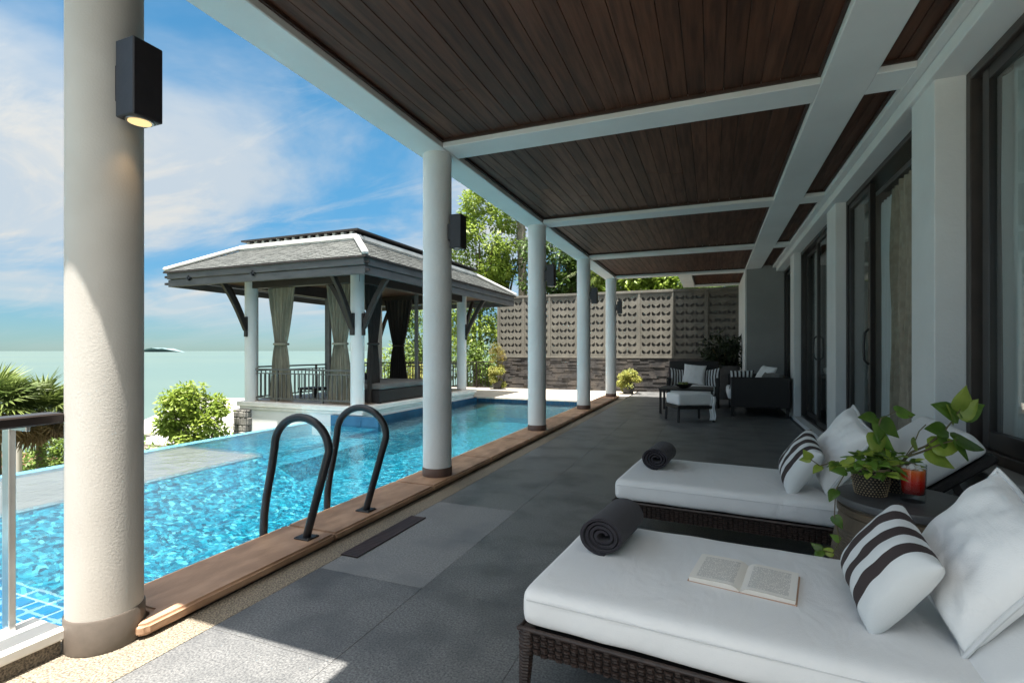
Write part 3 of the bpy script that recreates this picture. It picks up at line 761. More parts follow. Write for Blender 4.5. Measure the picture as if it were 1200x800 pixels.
# wall lamps on the columns
for k, y in enumerate(COLY):
    txt = ['black box wall lamp with glowing lens on the sunlit pebble-dashed column', 'black box wall lamp on the column beside the pool ladder', 'black box wall lamp on the middle column of the colonnade',
           'black box wall lamp on the column between the middle and the last one', 'black box wall lamp on the last column by the screen wall'][k]
    x0 = -2.26 + 0.125
    L = thing('wall_lamp', txt, 'wall lamp', (x0, y, 2.18), 0, 'wall lamps on the columns')
    MB().box(x0 - 0.012, x0 + 0.04, y - 0.035, y + 0.035, 2.11, 2.25).build('bracket', 'lamp_black', L, 0.003)
    hh = MB().box(x0 + 0.03, x0 + 0.135, y - 0.055, y + 0.055, 2.035, 2.325).build('housing', 'lamp_black', L, 0.004)
    MB().lathe([(0.046, 2.030), (0.046, 2.0345)], 24, (x0 + 0.083, y)).build('lens_ring', 'steel', hh)
    MB().lathe([(0.038, 2.0275), (0.038, 2.0299)], 24, (x0 + 0.083, y)).build('lens', 'lamp_lens' if k == 0 else 'lens_off', hh)
    if k == 0:
        ld = bpy.data.lights.new('lamp_light', 'SPOT'); ld.energy = 0.45; ld.color = (1, 0.62, 0.28); ld.spot_size = R(95); ld.spot_blend = 0.8; ld.shadow_soft_size = 0.03
        lo = bpy.data.objects.new('lamp_light', ld); lo.location = (0.083, 0, -0.157); COL.objects.link(lo); lo.parent = L

# ================================================================== POOL LADDER AND LEFT RAILING
for y, txt in ((2.30, 'black tubular pool grab rail on the ladder side next to the sunlit column'), (2.845, 'black tubular pool grab rail on the ladder side away from the sunlit column')):
    t = thing('grab_rail', txt, 'grab rail', (-2.2, y, 0.06), 0, 'pool ladder rails')
    pts = [(-2.205, y, 0.062)]
    for q in range(0, 21):
        a = PI * q / 20
        pts.append((-2.245 + 0.205 * math.cos(a), y, 0.575 + 0.185 * math.sin(a)))
    pts += [(-2.475, y, 0.44), (-2.515, y, 0.27), (-2.535, y, 0.15), (-2.54, y, 0.05), (-2.54, y, -0.55)]
    MB().tube(pts, 0.0235, 14).build('tube', 'black_metal', t, smooth=True)
    MB().box(-2.26, -2.15, y - 0.045, y + 0.045, 0.0595, 0.069).build('foot_plate', 'black_metal', t, 0.003)
    for sx in (-1, 1):
        for sy in (-1, 1): MB().lathe([(0.006, 0.069), (0.006, 0.073)], 8, (-2.205 + 0.043 * sx, y + 0.034 * sy)).build('bolt', 'rail_grey', t)
lad = thing('pool_ladder_steps', 'black ladder treads under water between the two grab rails', 'ladder', (-2.6, 2.57, -0.6))
for z in (-0.30, -0.50): MB().box(-2.60, -2.50, 2.30, 2.845, z, z + 0.03).build('tread', 'black_metal', lad, 0.004)

rl = thing('terrace_railing', 'dark flat handrail with steel posts on the white curb beside the sunlit column', 'railing', (-2.36, 0.2, 0.1))
MB().box(-2.385, -2.295, -3.0, 1.162, 0.875, 0.915).build('handrail', 'rail_metal', rl, 0.006)
for y in (1.066, -0.1, -1.2, -2.3):
    MB().box(-2.478, -2.432, y - 0.011, y + 0.011, 0.098, 0.874).box(-2.475, -2.33, y - 0.007, y + 0.007, 0.855, 0.876).build('post', 'steel', rl, 0.002)

# ================================================================== LOUNGERS
def weave(length, height, cell=0.026, rows=7, r=0.0045):
    """rattan face: horizontal strands going over and under upright ribs; in the plane y=0 facing -y"""
    mb = MB(); nc = max(2, int(length / cell)); cw = length / nc; rh = height / rows
    for i in range(nc):
        for j in range(rows):
            o = 0.0022 if (i + j) % 2 else -0.0035
            x0, x1 = i * cw + cw * 0.03, (i + 1) * cw - cw * 0.03; z0, z1 = j * rh + rh * 0.07, (j + 1) * rh - rh * 0.07
            zm = (z0 + z1) / 2; jit = random.uniform(-0.0006, 0.0006)
            e = 0.0042
            mb.add([(x0, -o + e * 0.7, z0), (x1, -o + e * 0.7, z0), (x1, -o + e * 0.7, z1), (x0, -o + e * 0.7, z1),
                    (x0 + cw * .22, -o - e + jit, z0 + rh * .18), (x1 - cw * .22, -o - e + jit, z0 + rh * .18), (x1 - cw * .22, -o - e + jit, z1 - rh * .18), (x0 + cw * .22, -o - e + jit, z1 - rh * .18)],
                   [(4, 5, 6, 7), (0, 1, 5, 4), (1, 2, 6, 5), (2, 3, 7, 6), (3, 0, 4, 7)])
    return mb
def soft_box(x0, x1, y0, y1, z0, z1, r=0.035, puff=0.012, nx=30, ny=14, nz=4, wr=0.0, seed=0):
    """cushion block: rounded edges, slightly domed top, faint wrinkles"""
    bm = bmesh.new()
    L, W, H = x1 - x0, y1 - y0, z1 - z0
    def grid(f, a, b):
        vs = [[bm.verts.new(f(i / a, j / b)) for j in range(b + 1)] for i in range(a + 1)]
        for i in range(a):
            for j in range(b): bm.faces.new((vs[i][j], vs[i + 1][j], vs[i + 1][j + 1], vs[i][j + 1]))
    grid(lambda u, v: (u, v, 1), nx, ny); grid(lambda u, v: (u, 1 - v, 0), nx, ny)
    grid(lambda u, v: (u, 0, v), nx, nz); grid(lambda u, v: (1 - u, 1, v), nx, nz)
    grid(lambda u, v: (0, 1 - u, v), ny, nz); grid(lambda u, v: (1, u, v), ny, nz)
    bmesh.ops.remove_doubles(bm, verts=bm.verts, dist=1e-5)
    for vtx in bm.verts:
        u, v, w = vtx.co
        # pack the outer rows into the rounded rim
        def pack(t, n, L):
            k = t * n
            if k <= 1: return k * r * 1.1 / L
            if k >= n - 1: return 1 - (n - k) * r * 1.1 / L
            return r * 1.1 / L + (k - 1) / (n - 2) * (1 - 2.2 * r / L)
        p = Vector((x0 + pack(u, nx, L) * L, y0 + pack(v, ny, W) * W, z0 + w * H))
        q = Vector((min(max(p.x, x0 + r), x1 - r), min(max(p.y, y0 + r), y1 - r), min(max(p.z, z0 + r), z1 - r)))
        d = p - q
        if d.length > 1e-6: p = q + d.normalized() * min(r, max(abs(d.x), abs(d.y), abs(d.z)))
        t = math.sin(PI * min(1, max(0, (p.x - x0) / L))) ** 0.35 * math.sin(PI * min(1, max(0, (p.y - y0) / W))) ** 0.35
        if w > 0.5: p.z += puff * t
        if wr:
            nv = mnoise.noise(Vector((p.x * 9 + seed, p.y * 5, p.z * 9))) * wr
            p.z += nv * 0.7; 
            if v < 0.01: p.y -= mnoise.noise(Vector((p.x * 14, p.z * 8, seed))) * wr * 1.4
        vtx.co = p
    return bm
def bm_obj(name, bm, mat, parent, smooth=True, sub=0):
    me = bpy.data.meshes.new(name); bm.to_mesh(me); bm.free()
    if smooth: me.shade_smooth()
    me.materials.append(MATS[mat])
    o = bpy.data.objects.new(name, me); COL.objects.link(o); o.parent = parent
    if sub:
        s = o.modifiers.new('sub', 'SUBSURF'); s.levels = sub; s.render_levels = sub
    return o
LW, SEAT, BL, BA = 0.78, 1.235, 0.68, R(40)
def lounger(loc, rz, label):
    t = thing('sun_lounger', label, 'sun lounger', loc, rz, 'sun loungers')
    # frame: dark core + woven faces
    zt, zb = 0.235, 0.155
    core = MB().box(0.03, SEAT, 0.012, 0.052, zb, zt - 0.004).box(0.03, SEAT, LW - 0.052, LW - 0.012, zb, zt - 0.004).box(0.012, 0.052, 0.012, LW - 0.012, zb, zt - 0.004)\
        .box(0.05, SEAT, 0.05, LW - 0.05, zt - 0.03, zt - 0.006).box(SEAT - 0.04, SEAT + 0.62, 0.012, 0.052, zb, zt - 0.004).box(SEAT - 0.04, SEAT + 0.62, LW - 0.052, LW - 0.012, zb, zt - 0.004)\
        .box(SEAT + 0.58, SEAT + 0.62, 0.05, LW - 0.05, zb, zt - 0.004).build('frame', 'wicker_back', t, world=False)
    side = weave(SEAT + 0.62, zt - zb).mesh('weave'); side.materials.append(MATS['wicker'])
    end = weave(LW - 0.02, zt - zb).mesh('weave'); end.materials.append(MATS['wicker'])
    tag(inst('weave', side, t, (0, 0.006, zb)), kind='stuff'); tag(inst('weave', side, t, (SEAT + 0.62, LW - 0.006, zb), (0, 0, PI)), kind='stuff')
    tag(inst('weave', end, t, (0.006, LW - 0.01, zb), (0, 0, -PI / 2)), kind='stuff')
    rim = MB()
    for y in (0.006, LW - 0.006): rim.tube([(0.0, y, zt), (SEAT + 0.62, y, zt)], 0.0075, 8)
    rim.tube([(0.004, 0.0, zt), (0.004, LW, zt)], 0.0075, 8).build('rim', 'wicker', t, smooth=True, world=False)
    for lx, ly, ox, oy in ((0.026, 0.026, -0.012, -0.006), (0.026, LW - 0.026, -0.012, 0.006), (SEAT + 0.58, 0.03, 0.012, -0.006), (SEAT + 0.58, LW - 0.03, 0.012, 0.006)):
        lg = MB()
        nr = 22
        pr = []
        for q in range(nr * 2 + 1):
            z = zt * (1 - q / (nr * 2)); rr = (0.030 - 0.011 * q / (nr * 2)) * (1.0 if q % 2 else 0.9)
            pr.append((lx + ox * (1 - z / zt), ly + oy * (1 - z / zt), z, rr))
        lg.tube([p[:3] for p in pr], [p[3] for p in pr], 8).build('leg', 'wicker', t, world=False)
    # mattress
    bm = soft_box(0.006, SEAT, 0.004, LW - 0.004, zt + 0.004, 0.365, 0.03, 0.010, 44, 20, 4, 0.004, loc[1])
    mt = bm_obj('mattress', bm, 'cushion', t, sub=1)
    pts = [(0.03, 0.003, 0.333), (SEAT - 0.02, 0.003, 0.333)]
    MB().tube(pts, 0.0016, 6).build('seam', 'piping', mt, smooth=True, world=False)
    # raised back: wicker tray + cushion, hinged at the seat's end
    H = Matrix.Translation((SEAT + 0.012, 0, 0.245)) @ Matrix.Rotation(-BA, 4, 'Y')
    bf = MB().box(0, BL, 0.01, LW - 0.01, -0.045, 0.0); bo = bf.build('backrest_frame', 'wicker_black', t, 0.01, world=False, smooth=True); bo.matrix_local = H
    bm = soft_box(0.0, BL, 0.004, LW - 0.004, 0.003, 0.125, 0.03, 0.010, 24, 20, 4, 0.004, loc[1] + 5)
    bc = bm_obj('backrest_cushion', bm, 'cushion', t, sub=1); bc.matrix_local = H
    pc = MB().tube([(0.004, 0.02, 0.118), (0.004, LW - 0.02, 0.118)], 0.005, 6).build('piping', 'piping', bc, smooth=True, world=False)
    st_ = MB().bar((SEAT + 0.55, 0.05, 0.2), (SEAT + 0.40, 0.05, 0.53), 0.03, 0.03).bar((SEAT + 0.55, LW - 0.05, 0.2), (SEAT + 0.40, LW - 0.05, 0.53), 0.03, 0.03).build('prop', 'wicker_black', t, world=False)
    return t
RL1, RL2 = R(-5), R(-5)
L1 = lounger((-0.60, 1.56, 0), RL1, 'white cushioned wicker lounger with the open book lying on it')
L2 = lounger((-0.57, 3.10, 0), RL2, 'white cushioned wicker lounger beyond the drum table, without a book')

# pillows
def pillow(name, mat, label, w, h, t, c, nrm, up, cat='pillow', group=None, seed=0, piping=False, wr=0.012, flange=0.0):
    N = 26
    M = frame(c, nrm, up)
    bm = bmesh.new(); uvl = bm.loops.layers.uv.new('UVMap')
    front, back = [], []
    def prof(u, v):
        a = max(0, 1 - abs(u) ** 2.6); b = max(0, 1 - abs(v) ** 2.6)
        return (a * b) ** 0.42
    for i in range(N + 1):
        fr, br = [], []
        for j in range(N + 1):
            u, v = 2 * i / N - 1, 2 * j / N - 1
            # edges curve inwards between the pointed corners
            ix = 1 - 0.075 * (1 - v * v) ; iy = 1 - 0.075 * (1 - u * u)
            x, y = u * w / 2 * ix, v * h / 2 * iy
            k = prof(u, v)
            wk = mnoise.noise(Vector((u * 2.3 + seed, v * 2.3, seed * 1.7))) + 0.5 * mnoise.noise(Vector((u * 5 + seed, v * 4, 3 + seed)))
            edge = (1 - k) * 0.8 + 0.2
            crease = mnoise.noise(Vector((u * 7 + seed * 3, v * 2.0, 1))) * (1 - k)
            z = t / 2 * k + wr * wk * min(1, k * 1.6) + wr * 0.8 * crease * (1 if k > 0.05 else 0)
            zb = -t / 2 * k * 0.9 + wr * 0.5 * wk * min(1, k * 1.6)
            rim = i in (0, N) or j in (0, N)
            zz = wr * 0.7 * math.sin(u * 5 + seed) * (1 if rim else 0)
            a = bm.verts.new((x, y, z + (zz if rim else 0))); fr.append(a)
            br.append(a if rim else bm.verts.new((x, y, zb)))
        front.append(fr); back.append(br)
    for g, flip in ((front, False), (back, True)):
        for i in range(N):
            for j in range(N):
                vs = [g[i][j], g[i + 1][j], g[i + 1][j + 1], g[i][j + 1]]
                uvs = [(i / N, j / N), ((i + 1) / N, j / N), ((i + 1) / N, (j + 1) / N), (i / N, (j + 1) / N)]
                if flip: vs.reverse(); uvs.reverse()
                try: f = bm.faces.new(vs)
                except ValueError: continue
                for lp, q in zip(f.loops, uvs): lp[uvl].uv = q
    me = bpy.data.meshes.new(name); bm.to_mesh(me); bm.free(); me.shade_smooth(); me.materials.append(MATS[mat])
    o = bpy.data.objects.new(name, me); COL.objects.link(o); o.matrix_world = M
    s = o.modifiers.new('sub', 'SUBSURF'); s.levels = 1; s.render_levels = 1
    tag(o, label, cat, group)
    if piping:
        mb = MB(); ring = []
        for q in range(4 * N):
            sd, k = divmod(q, N); tt = 2 * k / N - 1
            u, v = ((tt, -1), (1, tt), (-tt, 1), (-1, -tt))[sd]
            ix = 1 - 0.075 * (1 - v * v); iy = 1 - 0.075 * (1 - u * u)
            ring.append((u * w / 2 * ix, v * h / 2 * iy, wr * 0.7 * math.sin(u * 5 + seed)))
        ring.append(ring[0])
        p = mb.tube(ring, 0.0065, 6, cap=False).build('piping', 'piping', None, smooth=True)
        p.parent = o
    return o
UPV, NRV = (0.14, -0.06, 0.23), (-0.87, -0.14, 0.48)
pillow('pillow', 'pillow_white', 'large white scatter pillow leaning on the lounger with the book', 0.39, 0.39, 0.16, (0.69, 1.765, 0.585), NRV, UPV, seed=1.3, piping=True)
pillow('striped_pillow', 'stripe_pillow', 'brown and white striped pillow on the lounger with the open book', 0.325, 0.29, 0.14, (0.475, 1.78, 0.522), NRV, UPV, seed=4.1, wr=0.006)
pillow('pillow', 'pillow_white', 'large white scatter pillow leaning on the lounger behind the drum table', 0.44, 0.42, 0.17, (0.67, 3.33, 0.595), NRV, UPV, seed=7.7, piping=True)
pillow('striped_pillow', 'stripe_pillow', 'brown and white striped pillow on the lounger beyond the drum table', 0.35, 0.31, 0.14, (0.46, 3.25, 0.525), NRV, UPV, seed=9.2, wr=0.006)

# rolled towels
def towel(label, c, rz, L=0.33, seed=0):
    t = thing('rolled_towel', label, 'towel', c, rz, 'rolled towels')
    rnd = random.Random(seed)
    turns, n_ = 3.72, 120
    r0, r1, th = 0.014, 0.077, 0.0105
    prof = []
    for i in range(n_ + 1):
        a = turns * 2 * PI * i / n_; r = r0 + (r1 - r0) * (i / n_) ** 0.9
        sq = 1.0 - 0.06 * max(0, -math.sin(a + 0.4))
        prof.append((a + 0.3, r, sq))
    mb = MB(); k = 0
    nl = 18
    for j in range(nl + 1):
        y = -L / 2 + L * j / nl
        for i, (a, r, sq) in enumerate(prof):
            inner = r - th / 2; outer = r + th / 2
            yy = y + (0.012 * (1 - i / n_) * (1 if j == 0 else -1 if j == nl else 0)) + 0.004 * math.sin(a * 1.3 + seed) * (1 if j in (0, nl) else 0)
            w = 1 + 0.02 * mnoise.noise(Vector((a, y * 9, seed)))
            for rr in (inner, outer):
                x = rr * math.cos(a) * 1.10 * w; z = rr * math.sin(a) * 0.93 * sq * w
                mb.v.append((x, yy, z + 0.073))
    w_ = (n_ + 1) * 2
    for j in range(nl):
        for i in range(n_):
            b0 = j * w_ + i * 2; b1 = b0 + w_
            mb.f.append((b0 + 1, b1 + 1, b1 + 3, b0 + 3)); mb.f.append((b0, b0 + 2, b1 + 2, b1))
        e = j * w_ + n_ * 2; mb.f.append((e, e + 1, e + w_ + 1, e + w_))
        e = j * w_; mb.f.append((e + 1, e, e + w_, e + w_ + 1))
    for j in (0, nl):
        for i in range(n_):
            b0 = j * w_ + i * 2
            q = (b0, b0 + 1, b0 + 3, b0 + 2); mb.f.append(q if j == 0 else tuple(reversed(q)))
    o = mb.build('cloth', 'towel', t, smooth=True, world=False)
    return t
towel('dark rolled towel on the lounger with the open book', (-0.37, 2.06, 0.37), R(-8), 0.31, 1)
towel('dark rolled towel on the lounger beyond the drum table', (-0.33, 3.56, 0.37), R(-6), 0.31, 2)

# open book
bk = thing('open_book', 'open paperback book lying face up on the white lounger mattress', 'book', (0.10, 1.89, 0.374), R(-10))
HB, WB = 0.225, 0.158
def page_prof(side, k0, hgt):
    out = []
    for i in range(15):
        t_ = i / 14; x = t_ * WB
        z = hgt * (1.0 - 0.25 * t_ ** 2) * min(1, (t_ * 6) ** 0.6) * 1.0 + 0.003
        out.append((side * x, z))
    return out
for s in (-1, 1):
    hgt = 0.016 if s < 0 else 0.014
    pr = page_prof(s, 0, hgt)
    mb = MB()
    for y in (-HB / 2, HB / 2):
        mb.v += [(x, y, z) for x, z in pr] + [(x * 0.99, y, 0.002) for x, z in pr]
    n_ = 15
    for i in range(n_ - 1):
        q = (n_ + i, n_ + i + 1, i + 1, i); mb.f.append(q if s > 0 else tuple(reversed(q)))
        q = (2 * n_ + i, 2 * n_ + i + 1, 3 * n_ + i + 1, 3 * n_ + i); mb.f.append(q if s > 0 else tuple(reversed(q)))
    q = (n_ - 1, 2 * n_ - 1, 4 * n_ - 1, 3 * n_ - 1); mb.f.append(q)
    mb.build('page_block', 'paper', bk, world=False)
    pg = MB(); 
    for y in (-HB / 2, HB / 2): pg.v += [(x, y, z + 0.0006) for x, z in pr]
    for i in range(n_ - 1):
        q = (i, i + 1, n_ + i + 1, n_ + i); pg.f.append(q if s > 0 else tuple(reversed(q)))
    me = pg.mesh('page'); uvl = me.uv_layers.new(name='UVMap')
    for lp in me.loops:
        vi = lp.vertex_index; i = vi % n_; uvl.data[lp.index].uv = ((i / 14) if s > 0 else 1 - i / 14, 0.0 if vi < n_ else 1.0)
    me.materials.append(MATS['page']); me.shade_smooth()
    inst('page', me, bk)
MB().box(-WB - 0.004, WB + 0.004, -HB / 2 - 0.003, HB / 2 + 0.003, -0.0015, 0.0019).build('cover', 'cover', bk, world=False)

# drum side table
DT = Vector((0.735, 2.505, 0))
dr = thing('drum_table', 'round ribbed dark wood drum table with black top between loungers', 'side table', DT)
TZ = 0.55
prof = []
for i in range(120):
    t_ = i / 119; z = 0.02 + t_ * (TZ - 0.055)
    r = 0.225 + 0.045 * math.sin(PI * min(1, (1 - t_) * 1.05) * 0.62)
    r += 0.0022 * math.sin(z * 2 * PI / 0.0125) if z < TZ - 0.13 else 0
    prof.append((r, z))
MB().lathe([(0.20, 0.0)] + prof, 56, DT.xy).build('body', 'drum_wood', dr, smooth=True)
MB().lathe([(0.232, TZ - 0.036), (0.246, TZ - 0.030), (0.249, TZ - 0.012), (0.244, TZ - 0.002), (0.236, TZ)], 64, DT.xy).build('top', 'drum_top', dr, smooth=True)
MB().lathe([(0.236, TZ - 0.075), (0.241, TZ - 0.07), (0.241, TZ - 0.05), (0.236, TZ - 0.045)], 56, DT.xy).build('band', 'drum_wood', dr, smooth=True)

# glass with a red drink
GL = Vector((0.745, 2.47, TZ))
gt = thing('drink_glass', 'tumbler of iced red and orange drink with a lime wedge on the drum table', 'glass', GL)
MB().lathe([(0.039, 0.0), (0.041, 0.006), (0.0415, 0.025), (0.043, 0.09), (0.0445, 0.150), (0.0425, 0.150), (0.041, 0.09), (0.0395, 0.034), (0.036, 0.030), (0.0, 0.030)], 40, cap=False).build('tumbler', 'tumbler', gt, smooth=True, world=False)
MB().lathe([(0.0, 0.0), (0.039, 0.0)], 40, cap=False).build('base', 'tumbler', gt, world=False)
MB().lathe([(0.0, 0.0315), (0.036, 0.0315), (0.0392, 0.036), (0.0405, 0.09), (0.0415, 0.128), (0.0, 0.128)], 40, cap=False).build('drink', 'drink', gt, smooth=True, world=False)
rnd = random.Random(3)
for k in range(9):
    M = Matrix.Translation((rnd.uniform(-0.024, 0.024), rnd.uniform(-0.024, 0.024), rnd.uniform(0.122, 0.142))) @ Euler((rnd.uniform(0, 3), rnd.uniform(0, 3), rnd.uniform(0, 3))).to_matrix().to_4x4()
    MB().box(-0.009, 0.009, -0.009, 0.009, -0.008, 0.008, M).build('ice_cube', 'ice', gt, 0.003, world=False)
lm = MB().prism([(0.022 * math.cos(a), 0.022 * math.sin(a)) for a in [PI * q / 10 for q in range(11)]], -0.006, 0.006).build('lime_wedge', 'lime_skin', gt, 0.002, world=False)
lm.matrix_local = Matrix.Translation((0.022, -0.012, 0.112)) @ Euler((R(80), R(15), R(30))).to_matrix().to_4x4()

# woven pots with trailing pothos
def heart_leaf(L=1.0):
    """heart-shaped leaf, midrib fold, tip along +y"""
    out = [(0, 0.0), (0.16, -0.07), (0.31, 0.0), (0.38, 0.17), (0.35, 0.38), (0.25, 0.60), (0.12, 0.82), (0.0, 1.0)]
    mb = MB(); rows = len(out)
    for i, (x, y) in enumerate(out):
        yy = out[i][1]; zc_ = -0.10 * (max(0, y) ** 2)
        mb.v += [(0, max(0, yy) if i else 0.0, zc_), (x * 0.55, yy, zc_ + 0.10 * x), (x, yy, zc_ + 0.10 * x - 0.05), (-x * 0.55, yy, zc_ + 0.10 * x), (-x, yy, zc_ + 0.10 * x - 0.05)]
    for i in range(rows - 1):
        a, b = i * 5, (i + 1) * 5
        mb.f += [(a, a + 1, b + 1, b), (a + 1, a + 2, b + 2, b + 1), (a + 3, a, b, b + 3), (a + 4, a + 3, b + 3, b + 4)]
    return mb
leaf_a = heart_leaf().mesh('leaf', smooth=True); leaf_a.materials.append(MATS['leaf_pothos'])
leaf_b = leaf_a.copy(); leaf_b.materials.clear(); leaf_b.materials.append(MATS['leaf_lime'])
def leaf_at(parent, p, d, size, nrm=(0, 0, 1), lime=False):
    d = Vector(d).normalized(); n_ = Vector(nrm); n_ = (n_ - d * n_.dot(d))
    if n_.length < 1e-3: n_ = d.orthogonal()
    n_.normalize(); s_ = d.cross(n_)
    o_ = wloc(parent); q = Vector(p) - o_
    M = Matrix(((s_.x * size, d.x * size, n_.x * size, q.x), (s_.y * size, d.y * size, n_.y * size, q.y), (s_.z * size, d.z * size, n_.z * size, q.z), (0, 0, 0, 1)))
    return instm('leaf', leaf_b if lime else leaf_a, parent, M)
def woven_pot(parent, c, r0, r1, h):
    body = MB().lathe([(r0 * 0.97, 0), (r1 * 0.97, h * 0.5), (r1 * 0.93, h)], 28).build('pot', 'pot_dark', parent, smooth=True, world=False)
    wv = MB(); nr, na = 11, 30
    for j in range(nr):
        z = h * (j + 0.5) / nr; k = z / h; r = r0 + (r1 - r0) * min(1, k * 2)
        if k > 0.5: r = r1 - (r1 * 0.04) * (k - 0.5) * 2
        for i in range(na):
            a = 2 * PI * (i + 0.5 * (j % 2)) / na; da = 2 * PI / na * 0.32; dz = h / nr * 0.34
            ps = []
            for (da_, dz_, dr) in ((-da, 0, 0), (0, -dz, 0), (da, 0, 0), (0, dz, 0)): ps.append(((r + dr) * math.cos(a + da_), (r + dr) * math.sin(a + da_), z + dz_))
            ps.append(((r + 0.004) * math.cos(a), (r + 0.004) * math.sin(a), z))
            wv.add(ps, [(0, 1, 4), (1, 2, 4), (2, 3, 4), (3, 0, 4)])
    w_ = wv.build('weave', 'pot_straw', parent, smooth=False, world=False); tag(w_, kind='stuff')
    MB().tube([((r1 * 0.95) * math.cos(a), r1 * 0.95 * math.sin(a), h) for a in [2 * PI * q / 24 for q in range(25)]], 0.006, 6, cap=False).build('rim', 'pot_straw', parent, smooth=True, world=False)
    MB().lathe([(0, h - 0.012), (r1 * 0.92, h - 0.012)], 24, cap=False).build('soil', 'soil', parent, world=False)
P1 = Vector((0.615, 2.52, TZ)); P2 = Vector((0.735, 2.62, TZ))
p1 = thing('potted_plant', 'bushy bright green trailing plant in woven straw pot at the table edge', 'plant', P1)
woven_pot(p1, P1, 0.054, 0.066, 0.112)
rnd = random.Random(11)
for k in range(95):
    a = rnd.uniform(0, 2 * PI); rr = rnd.uniform(0.01, 0.115) ; z = TZ + 0.10 + rnd.uniform(0.0, 0.085) * (1.15 - rr / 0.13)
    p = P1 + Vector((rr * math.cos(a), rr * math.sin(a), 0)); p.z = z
    leaf_at(p1, p, (math.cos(a) + rnd.uniform(-.4, .4), math.sin(a) + rnd.uniform(-.4, .4), rnd.uniform(-0.7, 0.35)), rnd.uniform(0.036, 0.060), (rnd.uniform(-.5, .3), rnd.uniform(-.6, .2), 1), rnd.random() < 0.25)
# trailing runner over the table edge
tr = [P1 + Vector(q) for q in ((-0.04, -0.02, 0.11), (-0.10, -0.06, 0.10), (-0.145, -0.10, 0.03), (-0.155, -0.13, -0.07), (-0.14, -0.15, -0.16), (-0.165, -0.16, -0.21), (-0.205, -0.16, -0.205))]
MB().tube(tr, 0.0022, 5).build('vine', 'vine', p1, smooth=True)
for q, d, s in ((1, (-0.9, -0.3, 0.1), 0.06), (2, (-0.6, -0.6, -0.8), 0.06), (3, (0.5, -0.4, -0.9), 0.055), (5, (-0.9, 0.1, 0.1), 0.05), (6, (-0.6, -0.5, -0.6), 0.05), (6, (-0.7, 0.2, 0.4), 0.045), (4, (-0.8, 0.0, 0.5), 0.04)):
    leaf_at(p1, tr[q], d, s, (-0.4, -0.7, 0.6), rnd.random() < 0.3)
tr2 = [P1 + Vector(q) for q in ((-0.05, 0.02, 0.11), (-0.12, 0.03, 0.12), (-0.18, 0.02, 0.10), (-0.22, 0.0, 0.13))]
MB().tube(tr2, 0.0022, 5).build('vine', 'vine', p1, smooth=True)
for q, d, s in ((1, (-0.5, -0.6, -0.5), 0.055), (2, (-0.6, -0.5, -0.5), 0.05), (3, (-0.5, -0.4, 0.7), 0.055), (3, (-0.9, 0.1, -0.1), 0.045)): leaf_at(p1, tr2[q], d, s, (-0.4, -0.8, 0.5), True)

p2 = thing('potted_plant', 'tall woody climbing plant with large lime leaves in dark woven pot behind the glass', 'plant', P2)
woven_pot(p2, P2, 0.054, 0.064, 0.12)
stems = [
    [(0.0, 0.0, 0.10), (0.05, 0.0, 0.17), (0.10, 0.0, 0.20), (0.15, 0.0, 0.25), (0.19, 0.0, 0.31), (0.215, 0.0, 0.36)],
    [(0.0, 0.0, 0.10), (0.03, -0.01, 0.15), (0.09, -0.01, 0.18), (0.15, -0.01, 0.215), (0.20, -0.01, 0.235)],
    [(-0.04, 0.0, 0.10), (-0.065, -0.01, 0.18), (-0.075, -0.01, 0.26), (-0.06, -0.01, 0.31)],
    [(-0.03, 0.0, 0.10), (-0.05, 0.0, 0.20), (-0.07, 0.0, 0.30), (0.0, 0.01, 0.34), (0.06, 0.02, 0.315)],
    [(0.0, 0.0, 0.10), (0.06, 0.01, 0.20), (0.08, 0.01, 0.26), (0.10, 0.0, 0.29)],
]
for k, s in enumerate(stems):
    pts = [P2 + Vector(q) for q in s]
    MB().tube(pts, [0.0055 - 0.0007 * i for i in range(len(pts))] if k < 3 else 0.002, 6).build('stem', 'vine', p2, smooth=True)
T = P2 + Vector((0.215, 0.0, 0.36))
LV = [  # position relative to pot, direction in the picture plane, size, lime
    ((0.215, 0, 0.355), (0.25, -0.1, 1.0), 0.105, 1), ((0.205, 0, 0.335), (-0.95, -0.2, 0.45), 0.125, 0), ((0.215, 0, 0.34), (0.95, 0, 0.35), 0.12, 0), ((0.19, 0, 0.31), (-0.45, -0.4, 0.75), 0.095, 1),
    ((0.21, 0, 0.33), (0.65, -0.3, 0.85), 0.10, 1), ((0.17, 0, 0.27), (-1, -0.2, 0.15), 0.10, 0), ((0.20, 0, 0.235), (0.95, 0, -0.25), 0.135, 0), ((0.20, 0, 0.235), (0.6, -0.2, -1.0), 0.10, 0),
    ((0.12, -0.01, 0.20), (0.75, -0.1, 0.15), 0.13, 1), ((0.10, -0.01, 0.18), (0.9, -0.3, -0.55), 0.12, 1), 
    ((-0.06, 0, 0.30), (-0.2, -0.3, -0.9), 0.10, 0), ((-0.06, 0, 0.30), (0.6, -0.3, -0.65), 0.10, 0), ((-0.075, 0, 0.24), (-0.25, -0.4, -0.9), 0.105, 1), ((-0.075, 0, 0.24), (0.7, -0.3, -0.7), 0.10, 0),
    ((-0.065, 0, 0.18), (-0.7, -0.4, -0.5), 0.09, 0), ((-0.06, 0, 0.17), (0.5, -0.5, -0.7), 0.09, 1), ((0.0, 0.01, 0.34), (0.9, 0, -0.1), 0.09, 0), ((-0.03, 0, 0.14), (0.3, -0.6, -0.7), 0.085, 0),
    ((0.06, 0, 0.19), (-0.3, -0.5, 0.7), 0.07, 1), ((-0.075, 0, 0.31), (-1, -0.1, 0.1), 0.08, 0), ((0.02, 0, 0.12), (0.2, -0.8, -0.5), 0.08, 0), ((0.15, 0, 0.25), (0.2, -0.3, -0.9), 0.075, 0)]
